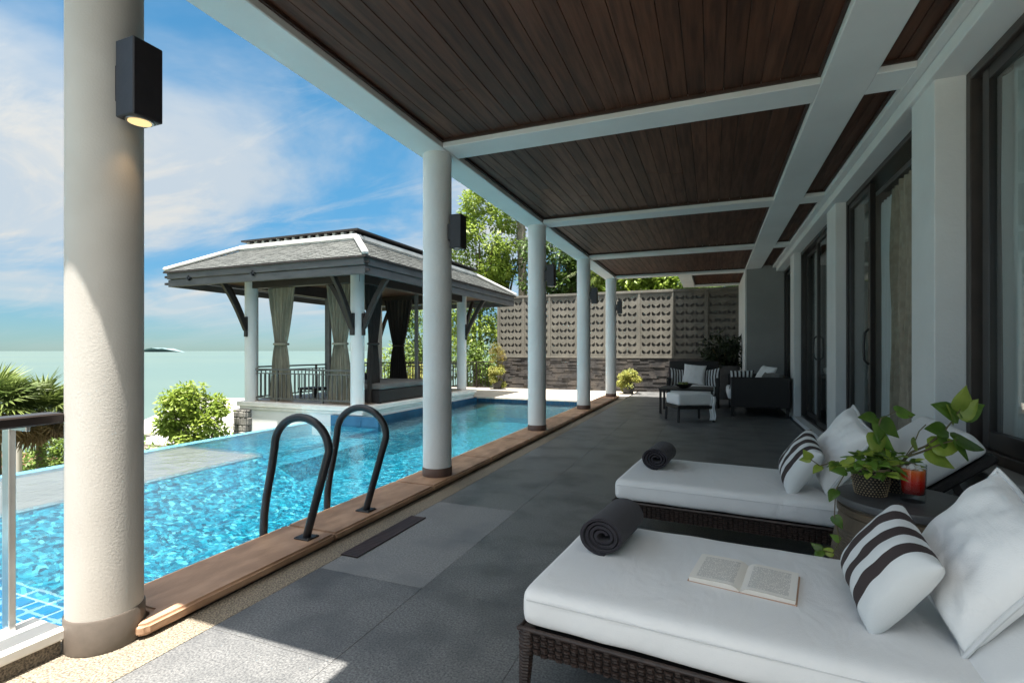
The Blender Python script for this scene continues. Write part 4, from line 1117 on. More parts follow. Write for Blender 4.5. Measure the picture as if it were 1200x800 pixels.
for q, d, s, lime in LV:
    dd = R2 * d[0] + F2 * (-d[1]) * -1 + Vector((0, 0, d[2]))
    pr_ = P2 + R2 * q[0] + F2 * q[1] + Vector((0, 0, q[2]))
    leaf_at(p2, P2 + Vector(q), dd, s, -F2 * 0.7 + Vector((rnd.uniform(-.3, .3), rnd.uniform(-.3, .3), 0.5)), bool(lime))
for k in range(34):        # small dense growth round the pot's mouth
    a = rnd.uniform(0, 2 * PI); rr = rnd.uniform(0.0, 0.09)
    p = P2 + Vector((rr * math.cos(a), rr * math.sin(a), 0.11 + rnd.uniform(0, 0.06)))
    leaf_at(p2, p, (math.cos(a), math.sin(a), rnd.uniform(-.4, .6)), rnd.uniform(0.025, 0.045), (rnd.uniform(-.3, .3), rnd.uniform(-.6, .2), 1), rnd.random() < 0.3)

# ================================================================== FAR SEATING GROUP
ot = thing('ottoman', 'white cushioned ottoman on thin dark legs before the coffee table', 'ottoman', (-0.36, 8.85, 0), R(28))
bm_obj('cushion', soft_box(-0.30, 0.30, -0.25, 0.25, 0.27, 0.45, 0.03, 0.015, 20, 16, 4, 0.002, 2), 'pillow_white', ot, sub=1)
MB().box(-0.31, 0.31, -0.26, 0.26, 0.215, 0.268).build('frame', 'wicker_black', ot, 0.006, world=False)
for sx in (-1, 1):
    for sy in (-1, 1): MB().bar((0.285 * sx, 0.235 * sy, 0.22), (0.295 * sx, 0.245 * sy, 0), 0.03, 0.03).build('leg', 'wicker_black', ot, world=False)
th = thing('throw_blanket', 'thin pale throw hanging over the corner of the white ottoman', 'throw', (-0.02, 8.72, 0.1))
mb = MB()
for j in range(13):
    z = 0.42 - 0.032 * j
    for i in range(9):
        mb.v.append((-0.045 + 0.011 * i + 0.010 * math.sin(j * 0.8), 8.745 + 0.010 * math.sin(i * 1.7 + j * 0.3), z))
mb.f = [(j * 9 + i, j * 9 + i + 1, (j + 1) * 9 + i + 1, (j + 1) * 9 + i) for j in range(12) for i in range(8)]
mb.build('cloth', 'pillow_white', th, smooth=True)

ct = thing('coffee_table', 'low dark coffee table with a slim top behind the white ottoman', 'coffee table', (-0.45, 10.0, 0))
MB().box(-0.92, 0.02, 9.62, 10.45, 0.43, 0.46).build('top', 'wicker_black', ct, 0.005)
for x in (-0.89, -0.01):
    for y in (9.65, 10.42): MB().bar((x, y, 0.43), (x, y, 0), 0.04, 0.04).build('leg', 'wicker_black', ct)
bw = thing('bowl', 'shallow dark bowl of green fruit on the far coffee table', 'bowl', (-0.5, 9.95, 0.46))
MB().lathe([(0.05, 0.46), (0.12, 0.49), (0.155, 0.53), (0.145, 0.53), (0.11, 0.50), (0.0, 0.478)], 28, (-0.5, 9.95), cap=False).build('dish', 'pot_black', bw, smooth=True)
for k in range(7):
    a = k * 0.9; x, y = -0.5 + 0.07 * math.cos(a) * (k > 0), 9.95 + 0.07 * math.sin(a) * (k > 0)
    MB().lathe([(0.0, 0.50), (0.028, 0.512), (0.037, 0.538), (0.028, 0.563), (0.0, 0.572)], 12, (x, y), cap=False).build('fruit', 'fruit', bw, smooth=True)

def wicker_chair(name, label, cat, loc, rz, w, d, h, seat_h, arm_h, cushion=True, mat='wicker_black'):
    t = thing(name, label, cat, loc, rz)
    MB().box(-w / 2, w / 2, d / 2 - 0.09, d / 2, 0.10, h).build('back', mat, t, 0.015, world=False)
    for s in (-1, 1):
        MB().box(min(s * w / 2, s * (w / 2 - 0.07)), max(s * w / 2, s * (w / 2 - 0.07)), -d / 2, d / 2 - 0.092, 0.10, arm_h).build('arm', mat, t, 0.012, world=False)
    MB().box(-w / 2 + 0.072, w / 2 - 0.072, -d / 2 + 0.01, d / 2 - 0.092, 0.14, 0.26).build('seat_frame', mat, t, 0.006, world=False)
    for sx in (-1, 1):
        for sy in (-1, 1): MB().bar((sx * (w / 2 - 0.035), sy * (d / 2 - 0.04), 0.12), (sx * (w / 2 - 0.03), sy * (d / 2 - 0.035), 0), 0.045, 0.045).build('leg', mat, t, world=False)
    if cushion: bm_obj('seat_cushion', soft_box(-w / 2 + 0.078, w / 2 - 0.078, -d / 2 + 0.0, d / 2 - 0.1, 0.262, seat_h, 0.03, 0.015, 20, 16, 4, 0.002, 1), 'pillow_white', t, sub=1)
    return t
wicker_chair('armchair', 'black wicker armchair with striped side pillows against the screen wall', 'armchair', (-0.38, 11.35, 0), 0.0, 1.02, 0.85, 0.93, 0.42, 0.60)
pillow('pillow', 'pillow_white', 'square white pillow on the black wicker armchair', 0.46, 0.44, 0.15, (-0.36, 11.22, 0.66), (-0.1, -0.93, 0.35), (0.12, 0.3, 0.95), seed=2.2)
pillow('striped_pillow', 'stripe_small', 'striped pillow by the armchair arm on the pool side', 0.40, 0.42, 0.12, (-0.70, 11.24, 0.58), (0.55, -0.8, 0.3), (0, 0.3, 0.95), seed=3.2, group='striped pillows on the armchair').rotation_euler.rotate(Euler((0, 0, 0)))
pillow('striped_pillow', 'stripe_small', 'striped pillow by the armchair arm on the house side', 0.40, 0.42, 0.12, (-0.02, 11.24, 0.58), (-0.55, -0.8, 0.3), (0, 0.3, 0.95), seed=5.2, group='striped pillows on the armchair')

sf = thing('sofa', 'black wicker sofa with white cushions beside the glass doors', 'sofa', (0.75, 10.3, 0))
MB().box(0.30, 1.22, 9.68, 9.76, 0.17, 0.69).build('arm', 'wicker_black', sf, 0.012)
MB().box(0.30, 1.22, 11.22, 11.30, 0.17, 0.69).build('arm', 'wicker_black', sf, 0.012)
MB().box(1.13, 1.22, 9.762, 11.218, 0.17, 0.70).build('back', 'wicker_black', sf, 0.012)
MB().box(0.30, 1.128, 9.762, 11.218, 0.17, 0.29).build('seat_frame', 'wicker_black', sf, 0.006)
for x in (0.33, 1.19):
    for y in (9.72, 11.26): MB().bar((x, y, 0.18), (x, y, 0), 0.045, 0.045).build('leg', 'wicker_black', sf)
so = bm_obj('seat_cushion', soft_box(-0.50, 0.378, -0.53, 0.91, 0.292, 0.46, 0.035, 0.015, 24, 24, 4, 0.002, 1), 'pillow_white', sf, sub=1)
so.location = (0, 0, 0)
pillow('striped_pillow', 'stripe_small', 'striped bolster pillow on the sofa front edge', 0.42, 0.40, 0.13, (0.48, 9.92, 0.62), (-0.1, 0.9, 0.3), (0.0, -0.2, 0.95), seed=6.2)
pillow('pillow', 'pillow_white', 'white pillow propped up on the black sofa', 0.5, 0.46, 0.16, (0.86, 10.15, 0.68), (-0.75, -0.3, 0.5), (0.4, 0.1, 0.9), seed=7.2)
pillow('pillow', 'bed_fabric', 'taupe pillow lying against the white one on the sofa', 0.40, 0.34, 0.13, (0.93, 9.90, 0.63), (-0.6, -0.6, 0.6), (0.4, 0.2, 0.9), seed=8.2)

# ------------------------------------------------------------------ foliage helpers
def leaf_cloud(clumps, n, size, seed, aspect=0.5, droop=0.3):
    """leaf-sized faces (folded diamonds) spread through clumps (centre, radius xyz)"""
    rnd = random.Random(seed); mb = MB(); V, Fc = mb.v, mb.f
    vols = [c[1][0] * c[1][1] * c[1][2] for c in clumps]; tot = sum(v ** 0.75 for v in vols)
    for (c, r), v in zip(clumps, vols):
        m = max(3, int(n * (v ** 0.75) / tot))
        for _ in range(m):
            while True:
                p = Vector((rnd.uniform(-1, 1), rnd.uniform(-1, 1), rnd.uniform(-1, 1)))
                q = p.length
                if q < 1 and rnd.random() < 0.25 + 0.75 * q: break
            pos = Vector((c[0] + p.x * r[0], c[1] + p.y * r[1], c[2] + p.z * r[2]))
            d = (p + Vector((rnd.uniform(-1, 1), rnd.uniform(-1, 1), rnd.uniform(-0.8, 0.6) - droop))).normalized()
            s_ = d.cross(Vector((rnd.uniform(-.5, .5), rnd.uniform(-.5, .5), 1)))
            if s_.length < 1e-3: continue
            s_.normalize(); u = s_.cross(d)
            L = size * rnd.uniform(0.6, 1.3); W = L * aspect * 0.5
            k = len(V)
            V += [tuple(pos), tuple(pos + d * L * 0.45 + s_ * W - u * 0.12 * L), tuple(pos + d * L), tuple(pos + d * L * 0.45 - s_ * W - u * 0.12 * L)]
            Fc += [(k, k + 1, k + 2), (k, k + 2, k + 3)]
    return mb
def blob_clumps(c, R_, k, seed, cr=(0.25, 0.45), flat=0.8):
    rnd = random.Random(seed); out = []
    while len(out) < k:
        p = Vector((rnd.uniform(-1, 1), rnd.uniform(-1, 1), rnd.uniform(-1, 1)))
        if p.length > 1 or (p.length < 0.35 and rnd.random() < 0.6): continue
        s = rnd.uniform(*cr); m = (R_[0] + R_[1] + R_[2]) / 3 * s
        out.append(((c[0] + p.x * R_[0], c[1] + p.y * R_[1], c[2] + p.z * R_[2]), (m, m, m * flat)))
    return out
def tree(name, label, base, c, R_, k, n, size, mat, seed, cat='tree', trunk=0.12, group=None, cr=(0.25, 0.45), aspect=0.5, bark='bark', limbs=7, flat=0.8):
    t = thing(name, label, cat, base, 0, group); rnd = random.Random(seed)
    cl = blob_clumps(c, R_, k, seed, cr, flat)
    tb = MB(); b = Vector(base); C = Vector(c)
    mid = b.lerp(C, 0.6) + Vector((rnd.uniform(-.1, .1), rnd.uniform(-.1, .1), 0)) * R_[0]
    tb.tube([b, b.lerp(mid, 0.5) + Vector((0.03, 0, 0)), mid, C], [trunk, trunk * 0.8, trunk * 0.6, trunk * 0.25], 8)
    for q in range(min(limbs, len(cl))):
        e = Vector(cl[q][0]); m = mid.lerp(e, 0.5) + Vector((0, 0, 0.08 * (e - mid).length))
        tb.tube([mid.lerp(b, 0.1 * (q % 3)), m, e], [trunk * 0.45, trunk * 0.28, trunk * 0.08], 6)
    tb.build('trunk', bark, t, smooth=True)
    leaf_cloud(cl, n, size, seed + 1, aspect).build('crown', mat, t)
    return t

# planters on the far paving, black pot + plants
def planter(label, c, r, h, crown, mat, n, size, seed, R_, extra=None, pot='pot_black'):
    t = thing('potted_plant', label, 'potted plant', c)
    MB().lathe([(r * 0.7, c[2]), (r * 0.95, c[2] + h * 0.6), (r, c[2] + h), (r * 0.9, c[2] + h), (r * 0.85, c[2] + h - 0.04), (0, c[2] + h - 0.05)], 20, c[:2], cap=False).build('pot', pot, t, smooth=True)
    sm = MB()
    for q in range(5):
        a = q * 1.3; sm.tube([(c[0], c[1], c[2] + h - 0.06), (c[0] + 0.5 * R_[0] * math.cos(a), c[1] + 0.5 * R_[1] * math.sin(a), crown[2])], 0.01, 5)
    sm.build('stem', 'vine', t)
    leaf_cloud(blob_clumps(crown, R_, 16, seed, (0.3, 0.5)), n, size, seed, 0.45, 0.9).build('foliage', mat, t)
    if extra: leaf_cloud(blob_clumps(extra[0], extra[1], 14, seed + 5, (0.25, 0.45)), extra[3], size * 0.9, seed + 6, 0.4, 0.0).build('foliage', extra[2], t)
    return t
planter('black pot of trailing yellow foliage in front of the dark stone wall', (-2.10, 13.75, -0.006), 0.17, 0.26, (-2.10, 13.75, 0.38), 'leaf_yellow', 4200, 0.055, 21, (0.28, 0.28, 0.28))
planter('pot of trailing yellow leaves and upright croton at the wall corner', (-6.05, 14.05, -0.006), 0.17, 0.26, (-6.05, 14.05, 0.38), 'leaf_yellow', 3200, 0.055, 31, (0.27, 0.27, 0.32), ((-6.05, 14.1, 1.05), (0.24, 0.24, 0.48), 'leaf_orange', 1500))
vs = thing('floor_vase', 'tall grey stoneware vase holding dark foliage behind the sofa', 'vase', (0.27, 13.1, 0))
MB().lathe([(0.16, 0), (0.24, 0.2), (0.30, 0.5), (0.33, 0.72), (0.34, 0.80), (0.30, 0.80), (0.28, 0.7), (0, 0.68)], 28, (0.27, 13.1), cap=False).build('body', 'vase_grey', vs, smooth=True)
sh = thing('shrub', 'dark leafy indoor shrub growing from the grey floor vase', 'plant', (0.27, 13.1, 0.7))
leaf_cloud(blob_clumps((0.22, 13.1, 1.16), (0.48, 0.40, 0.38), 26, 41, (0.25, 0.45)), 1500, 0.13, 42, 0.4, 0.3).build('foliage', 'leaf_shade', sh)
MB().tube([(0.27, 13.1, 0.66), (0.27, 13.1, 1.1)], 0.02, 6).tube([(0.27, 13.1, 0.66), (0.5, 13.1, 1.2)], 0.015, 6).tube([(0.27, 13.1, 0.66), (0.0, 13.0, 1.2)], 0.015, 6).build('stem', 'vine', sh)

# ================================================================== SCREEN WALL
SW = thing('screen_wall', 'carved pale stone screen panels on a dark stacked stone base', 'wall', (-2.8, 14.7, 0))
rnd = random.Random(5)
MB().box(-6.28, 0.66, 14.66, 14.86, -0.3, 0.94).build('core', 'stone_black', SW)
mb = MB(); z = 0.0
while z < 0.93:
    hgt = min(rnd.uniform(0.035, 0.07), 0.94 - z); x = -6.30
    while x < 0.66:
        L = rnd.uniform(0.15, 0.5); x1 = min(x + L, 0.66); dpt = rnd.uniform(0.0, 0.035)
        mb.box(x + 0.002, x1 - 0.002, 14.605 - dpt, 14.662, z + 0.002, z + hgt - 0.002); x = x1
    z += hgt
tag(mb.build('ledge_stone', 'stone_black', SW), kind='stuff')
MB().box(-6.30, 0.668, 14.57, 14.80, 0.942, 0.985).build('rail', 'screen_stone', SW, 0.004)
MB().box(-6.30, 0.668, 14.58, 14.76, 2.78, 2.85).build('rail', 'screen_stone', SW, 0.004)
posts = [-6.257, -5.42, -4.575, -3.725, -2.871, -1.928, -1.007, -0.137, 0.64]
for x in posts: MB().box(x - 0.035, x + 0.028, 14.588, 14.75, 0.986, 2.779).build('post', 'screen_stone', SW, 0.004)
# one carved panel: rows of wing-shaped openings
def panel(w, h):
    nc, nr = 6, 8
    mb = MB(); cw, ch = (w - 0.06) / nc, (h - 0.08) / nr; th = 0.035
    for i in range(nc):
        for j in range(nr):
            x0, y0 = 0.03 + i * cw, 0.04 + j * ch; cx, cy = x0 + cw / 2, y0 + ch * 0.42
            sg = 1 if i % 2 else -1; al = R(33) * sg
            angs = sorted([2 * PI * q / 14 for q in range(14)] + [math.atan2(dy, dx) % (2 * PI) for dx, dy in ((x0 + cw - cx, y0 + ch - cy), (x0 - cx, y0 + ch - cy), (x0 - cx, y0 - cy), (x0 + cw - cx, y0 - cy))])
            ho, ou = [], []
            for t_ in angs:
                c_, s_ = math.cos(t_), math.sin(t_)
                k = min([((x0 + cw - cx) / c_) if c_ > 1e-6 else 9, ((x0 - cx) / c_) if c_ < -1e-6 else 9, ((y0 + ch - cy) / s_) if s_ > 1e-6 else 9, ((y0 - cy) / s_) if s_ < -1e-6 else 9])
                ou.append((cx + k * c_, cy + k * s_))
                a_, b_ = cw * 0.47, ch * 0.20; lt = t_ - al
                ex, ey = a_ * math.cos(lt), b_ * math.sin(lt)
                ey += 0.35 * b_ * ((ex / a_) ** 2 - 0.5) * 2          # wing-like curl
                ho.append((cx + ex * math.cos(al) - ey * math.sin(al), cy + ex * math.sin(al) + ey * math.cos(al)))
            m_ = len(angs)
            vs = [(x, 0, y) for x, y in ou] + [(x, 0, y) for x, y in ho] + [(x, th, y) for x, y in ho] + [(x, th, y) for x, y in ou]
            fs = []
            for q in range(m_):
                p = (q + 1) % m_
                fs += [(q, p, m_ + p, m_ + q), (m_ + q, m_ + p, 2 * m_ + p, 2 * m_ + q), (2 * m_ + q, 2 * m_ + p, 3 * m_ + p, 3 * m_ + q)]
            mb.add(vs, fs)
    mb.box(0, 0.03, -0.008, th + 0.005, 0, h).box(w - 0.03, w, -0.008, th + 0.005, 0, h).box(0.03, w - 0.03, -0.008, th + 0.005, 0, 0.04).box(0.03, w - 0.03, -0.008, th + 0.005, h - 0.04, h)
    return mb.mesh('carved_panel')
pme = withmat(panel(1.0, 1.79), 'screen_stone')
for q, (a, b) in enumerate(zip(posts[:-1], posts[1:])):
    w = b - a - 0.064
    MB().box(a + 0.03, b - 0.037, 14.69, 14.705, 0.99, 2.775).build('panel_back', 'vase_grey', SW)
    inst('carved_panel', pme, SW, (a + 0.029 + 2.8, 14.62 - 14.7, 0.987), (0, 0, 0), (w, 1, 1))

# ================================================================== GAZEBO
GX0, GX1, GY0, GY1 = -8.26, -5.76, 7.2, 11.14
GZ = 0.19
gz = thing('gazebo', 'poolside pavilion with grey shingled hip roof, white ridge and round columns', 'gazebo', (-7.0, 9.2, 0))
box('platform', 'white_plaster', GX0 - 0.14, GX1 + 0.18, GY0 - 0.10, GY1 + 0.3, -2.6, 0.05, gz)
box('ledge', 'curb_white', GX0 - 0.22, GX1 + 0.24, GY0 - 0.16, GY1 + 0.36, 0.10, GZ, gz, 0.012)
box('ledge_moulding', 'curb_white', GX0 - 0.18, GX1 + 0.20, GY0 - 0.13, GY1 + 0.33, 0.04, 0.102, gz, 0.012)
box('floor', 'room_floor', GX0 - 0.05, GX1 + 0.05, GY0 - 0.02, GY1 + 0.1, GZ - 0.01, GZ + 0.012, gz)
for x in (GX0, GX1):
    for y in (GY0, GY1):
        MB().lathe([(0.118, GZ), (0.118, 2.62)], 36, (x, y)).build('column', 'white_plaster', gz, smooth=True)
# stone pier beside the platform
pr_ = MB().box(GX0 - 0.24, GX0 + 0.10, GY0 - 0.20, GY0 + 0.3, -3.0, 0.038).build('pier', 'mortar', gz)
rnd = random.Random(8); z = -0.9
while z < 0.02:
    hgt = min(rnd.uniform(0.10, 0.16), 0.035 - z); 
    if hgt < 0.03: break
    for face in (0, 1):
        a, b = (GX0 - 0.24, GX0 + 0.10) if face == 0 else (GY0 - 0.20, GY0 + 0.3); x = a
        while x < b - 0.02:
            L = rnd.uniform(0.09, 0.2); x1 = min(x + L, b)
            if b - x1 < 0.05: x1 = b
            dp = rnd.uniform(0.012, 0.03)
            if face == 0: MB().box(x + 0.006, x1 - 0.006, GY0 - 0.20 - dp, GY0 - 0.18, z + 0.006, z + hgt - 0.006).build('stone', 'rubble', pr_, 0.01)
            else: MB().box(GX0 + 0.08, GX0 + 0.10 + dp, x + 0.006, x1 - 0.006, z + 0.006, z + hgt - 0.006).build('stone', 'rubble', pr_, 0.01)
            x = x1
    z += hgt
# roof
EX0, EX1, EY0, EY1 = -9.60, -5.06, 6.50, 12.88
RX0, RX1, RY0, RY1 = -8.55, -5.88, 7.30, 12.05
ZE0, ZE1, ZR = 2.36, 2.66, 3.13
for nm, a in (('front', (EX0, EX1, EY0, EY0 + 0.05)), ('back', (EX0, EX1, EY1 - 0.05, EY1)), ('side', (EX0, EX0 + 0.05, EY0 + 0.052, EY1 - 0.052)), ('side', (EX1 - 0.05, EX1, EY0 + 0.052, EY1 - 0.052))):
    f = box('fascia', 'fascia' if nm in ('front', 'back') else 'fascia', a[0], a[1], a[2], a[3], ZE0, ZE0 + 0.13, gz, 0.006)
    g2 = 0.025
    if nm in ('front', 'back'): box('fascia_upper', 'fascia', a[0] + 0.0, a[1] - 0.0, a[2] - (g2 if nm == 'front' else -0.0), a[3] + (g2 if nm == 'back' else 0), ZE0 + 0.14, ZE0 + 0.27, f, 0.006)
    else: box('fascia_upper', 'fascia', a[0] - (g2 if a[0] == EX0 else 0), a[1] + (g2 if a[1] == EX1 else 0), a[2] + 0.0, a[3] - 0.0, ZE0 + 0.14, ZE0 + 0.27, f, 0.006)
for x in (-9.0, -7.4):
    MB().box(x - 0.05, x + 0.05, EY0 - 0.05, EY0 - 0.002, ZE0 + 0.12, ZE0 + 0.15).box(x - 0.012, x + 0.012, EY0 - 0.05, EY0 - 0.002, ZE0 + 0.09, ZE0 + 0.18).build('bracket_plate', 'black_metal', gz)
for z in (ZE0 + 0.06, ZE0 + 0.19): MB().box(EX0 - 0.10, EX0 + 0.0, EY0 + 0.0, EY0 + 0.045, z - 0.02, z + 0.02).box(EX1, EX1 + 0.07, EY0 + 0.0, EY0 + 0.045, z - 0.02, z + 0.02).build('beam_end', 'timber_dark', gz)
# soffit / inner ceiling
mb = MB(); mb.box(EX0 + 0.05, EX1 - 0.05, EY0 + 0.05, EY1 - 0.05, ZE0 + 0.20, ZE0 + 0.23)
mb.build('ceiling', 'gazebo_ceiling', gz)
for a in ((GX0 - 0.1, GX1 + 0.1, GY0 - 0.07, GY0 + 0.07), (GX0 - 0.1, GX1 + 0.1, GY1 - 0.07, GY1 + 0.07)): box('tie_beam', 'timber_dark', *a, ZE0 - 0.02, ZE0 + 0.2, gz, 0.006)
for a in ((GX0 - 0.07, GX0 + 0.07, GY0 + 0.072, GY1 - 0.072), (GX1 - 0.07, GX1 + 0.07, GY0 + 0.072, GY1 - 0.072)): box('tie_beam', 'timber_dark', *a, ZE0 - 0.018, ZE0 + 0.198, gz, 0.006)
# shingled skirts: each slope carries rows of lapped shingles
def slope(a, b, c, d, rows, seed, mat='shingle'):
    """a-b eave, d-c top; rows of lapped shingles as one mesh"""
    a, b, c, d = map(Vector, (a, b, c, d)); rnd = random.Random(seed); mb = MB()
    nrm = (b - a).cross(d - a).normalized()
    if nrm.z < 0: nrm = -nrm
    mb.add([a, b, c, d], [(0, 1, 2, 3)])
    for r in range(rows):
        t0, t1 = r / rows, (r + 1) / rows * 1.0
        l0, r0 = a.lerp(d, t0), b.lerp(c, t0); l1, r1 = a.lerp(d, t1), b.lerp(c, t1)
        L = (r0 - l0).length; n_ = max(2, int(L / 0.16)); off = 0.5 * (r % 2)
        for k in range(-1, n_ + 1):
            s0, s1 = max(0, (k + off) / n_), min(1, (k + off + 1) / n_)
            if s1 - s0 < 0.004: continue
            lift = rnd.uniform(0.009, 0.014)
            p0, p1 = l0.lerp(r0, s0), l0.lerp(r0, s1 - 0.004); q0, q1 = l1.lerp(r1, s0), l1.lerp(r1, s1 - 0.004)
            mb.add([p0 + nrm * lift, p1 + nrm * lift, q1 + nrm * 0.003, q0 + nrm * 0.003, p0, p1], [(0, 1, 2, 3), (4, 5, 1, 0)])
    return mb
E4 = [(EX0 - 0.05, EY0 - 0.05, ZE1 - 0.02), (EX1 + 0.05, EY0 - 0.05, ZE1 - 0.02), (EX1 + 0.05, EY1 + 0.05, ZE1 - 0.02), (EX0 - 0.05, EY1 + 0.05, ZE1 - 0.02)]
T4 = [(RX0, RY0, ZR), (RX1, RY0, ZR), (RX1, RY1, ZR), (RX0, RY1, ZR)]
for i in range(4):
    j = (i + 1) % 4
    tag(slope(E4[i], E4[j], T4[j], T4[i], 13, 50 + i).build('roof_shingles', 'shingle', gz), kind='stuff')
mb = MB()
for i in range(4):
    pass
MB().box(EX0 - 0.06, EX1 + 0.06, EY0 - 0.06, EY1 + 0.06, ZE1 - 0.045, ZE1 - 0.02).build('eave_board', 'timber_dark', gz)
# white hip caps and ridge band
for i in range(4):
    a, b = Vector(E4[i]), Vector(T4[i]); a = a + Vector((0, 0, 0.04)); b = b + Vector((0, 0, 0.06))
    MB().bar(a, b, 0.10, 0.07).build('hip_cap', 'ridge_white', gz, 0.02, smooth=True)
for a in ((RX0 - 0.10, RX1 + 0.10, RY0 - 0.10, RY0 + 0.10), (RX0 - 0.10, RX1 + 0.10, RY1 - 0.10, RY1 + 0.10), (RX0 - 0.10, RX0 + 0.10, RY0 + 0.102, RY1 - 0.102), (RX1 - 0.10, RX1 + 0.10, RY0 + 0.102, RY1 - 0.102)):
    box('ridge_band', 'ridge_white', *a, ZR - 0.03, ZR + 0.08, gz, 0.03, smooth=True, seg=2)
# upper roof tier: low hip with dark eave
UX0, UX1, UY0, UY1, ZU = RX0 - 0.02, RX1 + 0.10, RY0 - 0.08, RY1 + 0.10, 3.27
box('upper_eave', 'timber_dark', UX0, UX1, UY0, UY1, ZU, ZU + 0.03, gz, 0.004)
for i in range(14): MB().box(UX0 + 0.1 + i * 0.19, UX0 + 0.16 + i * 0.19, UY0 + 0.06, UY0 + 0.14, ZR + 0.07, ZU).build('vent_block', 'ridge_white', gz)
U4 = [(UX0, UY0, ZU + 0.031), (UX1, UY0, ZU + 0.031), (UX1, UY1, ZU + 0.031), (UX0, UY1, ZU + 0.031)]
cx_ = (UX0 + UX1) / 2; V4 = [(cx_, UY0 + 1.3, ZU + 0.17), (cx_, UY0 + 1.3, ZU + 0.17), (cx_, UY1 - 1.3, ZU + 0.17), (cx_, UY1 - 1.3, ZU + 0.17)]
mb = MB(); mb.v = U4 + [V4[0], V4[2]]; mb.f = [(0, 1, 4), (1, 2, 5, 4), (2, 3, 5), (3, 0, 4, 5)]; mb.build('upper_roof', 'shingle', gz)
# brackets from columns to eaves
def brk(x, y, dx, dy):
    p = Vector((x, y, 0)); d = Vector((dx, dy, 0)).normalized()
    a = p + d * 0.125 + Vector((0, 0, 1.55)); b = p + d * 0.62 + Vector((0, 0, 2.40))
    mb = MB(); pts = []
    prev = None
    for q in range(7):
        t_ = q / 6; c = a.lerp(b, t_) + Vector((0, 0, 0.06 * math.sin(PI * t_))) ; pts.append(c)
    for q in range(6): mb.bar(pts[q], pts[q + 1] + (pts[q + 1] - pts[q]) * 0.06, 0.07, 0.09)
    mb.box(-0.035, 0.035, 0.105, 0.15, 1.42, 1.80, Matrix.Translation(p) @ Matrix.Rotation(math.atan2(d.y, d.x) - PI / 2, 4, 'Z'))
    mb.build('bracket', 'timber_dark', gz, 0.006)
for x, sx in ((GX0, -1), (GX1, 1)):
    for y, sy in ((GY0, -1), (GY1, 1)):
        brk(x, y, sx, 0); brk(x, y, 0, sy)
brk(GX1, GY0, -1, 0)
# thin screen posts
for (x, y) in ((-7.0, 7.9), (-5.83, 9.2), (-8.22, 9.2)): MB().box(x - 0.03, x + 0.03, y - 0.03, y + 0.03, GZ, 2.5).build('post', 'rail_grey', gz)

# gazebo railings (front, left, back)
def railing(label, p0, p1, z0, z1, sp=0.105, mat='rail_grey', group='gazebo railings', cat='railing', top='rail_grey'):
    p0, p1 = Vector(p0), Vector(p1); d = (p1 - p0); L = d.length; d.normalize(); mid = (p0 + p1) / 2
    t = thing('railing', label, cat, (mid.x, mid.y, z0), 0, group)
    up = Vector((0, 0, 1))
    MB().bar(p0 + up * z1, p1 + up * z1, 0.045, 0.03).build('top_rail', top, t, 0.004)
    MB().bar(p0 + up * (z1 - 0.075), p1 + up * (z1 - 0.075), 0.025, 0.02).build('mid_rail', mat, t)
    MB().bar(p0 + up * (z0 + 0.07), p1 + up * (z0 + 0.07), 0.025, 0.025).build('bottom_rail', mat, t)
    n_ = int(L / sp); bm_ = withmat(MB().box(-0.008, 0.008, -0.008, 0.008, z0 + 0.08, z1 - 0.08).mesh('baluster'), mat)
    pm_ = withmat(MB().box(-0.018, 0.018, -0.018, 0.018, z0, z1 - 0.01).mesh('post'), mat)
    for k in range(1, n_):
        q = p0 + d * (L * k / n_)
        inst('post' if k % 10 == 5 else 'baluster', pm_ if k % 10 == 5 else bm_, t, (q.x - mid.x, q.y - mid.y, -z0))
    return t
railing('grey baluster railing on the pool side of the gazebo, between columns', (GX0 + 0.12, GY0, 0), (GX1 - 0.12, GY0, 0), GZ, 0.80)
railing('dark baluster railing on the seaward side of the gazebo', (GX0, GY0 + 0.12, 0), (GX0, GY1 - 0.12, 0), GZ, 0.84)
railing('dark baluster railing at the back of the gazebo', (GX0 + 0.12, GY1, 0), (GX1 - 0.12, GY1, 0), GZ, 0.84)
railing('dark garden railing between the gazebo and the screen wall', (-9.5, 14.3, 0), (-6.35, 14.3, 0), -0.05, 0.80, group='garden railings', mat='rail_metal', top='rail_metal')

# gazebo drapes
CG = 'tied-back gazebo drapes'
curtain('tied_drape', 'drape_green', 'olive grey tied-back drape beside the seaward front gazebo column', (-8.10, 7.42), (-7.38, 7.42), GZ + 0.02, 2.45, 7, 0.06, CG, (1.28, 0.40), 11, flare=0.85)
curtain('tied_drape', 'drape_green', 'olive grey tied-back drape beside the front gazebo column over the pool', (-6.66, 7.42), (-5.98, 7.42), GZ + 0.02, 2.45, 7, 0.06, CG, (1.28, 0.40), 12, flare=0.85)
curtain('tied_drape', 'drape_dark', 'dark tied-back drape at the front of the gazebo pool side', (-5.80, 7.45), (-5.80, 7.95), GZ + 0.02, 2.45, 6, 0.05, CG, (1.28, 0.4), 13, flare=0.7)
curtain('tied_drape', 'drape_dark', 'dark tied-back drape on the back edge of the gazebo by the daybed', (-7.9, 10.95), (-7.05, 10.95), GZ + 0.02, 2.45, 7, 0.06, CG, (1.28, 0.36), 14, flare=0.7)
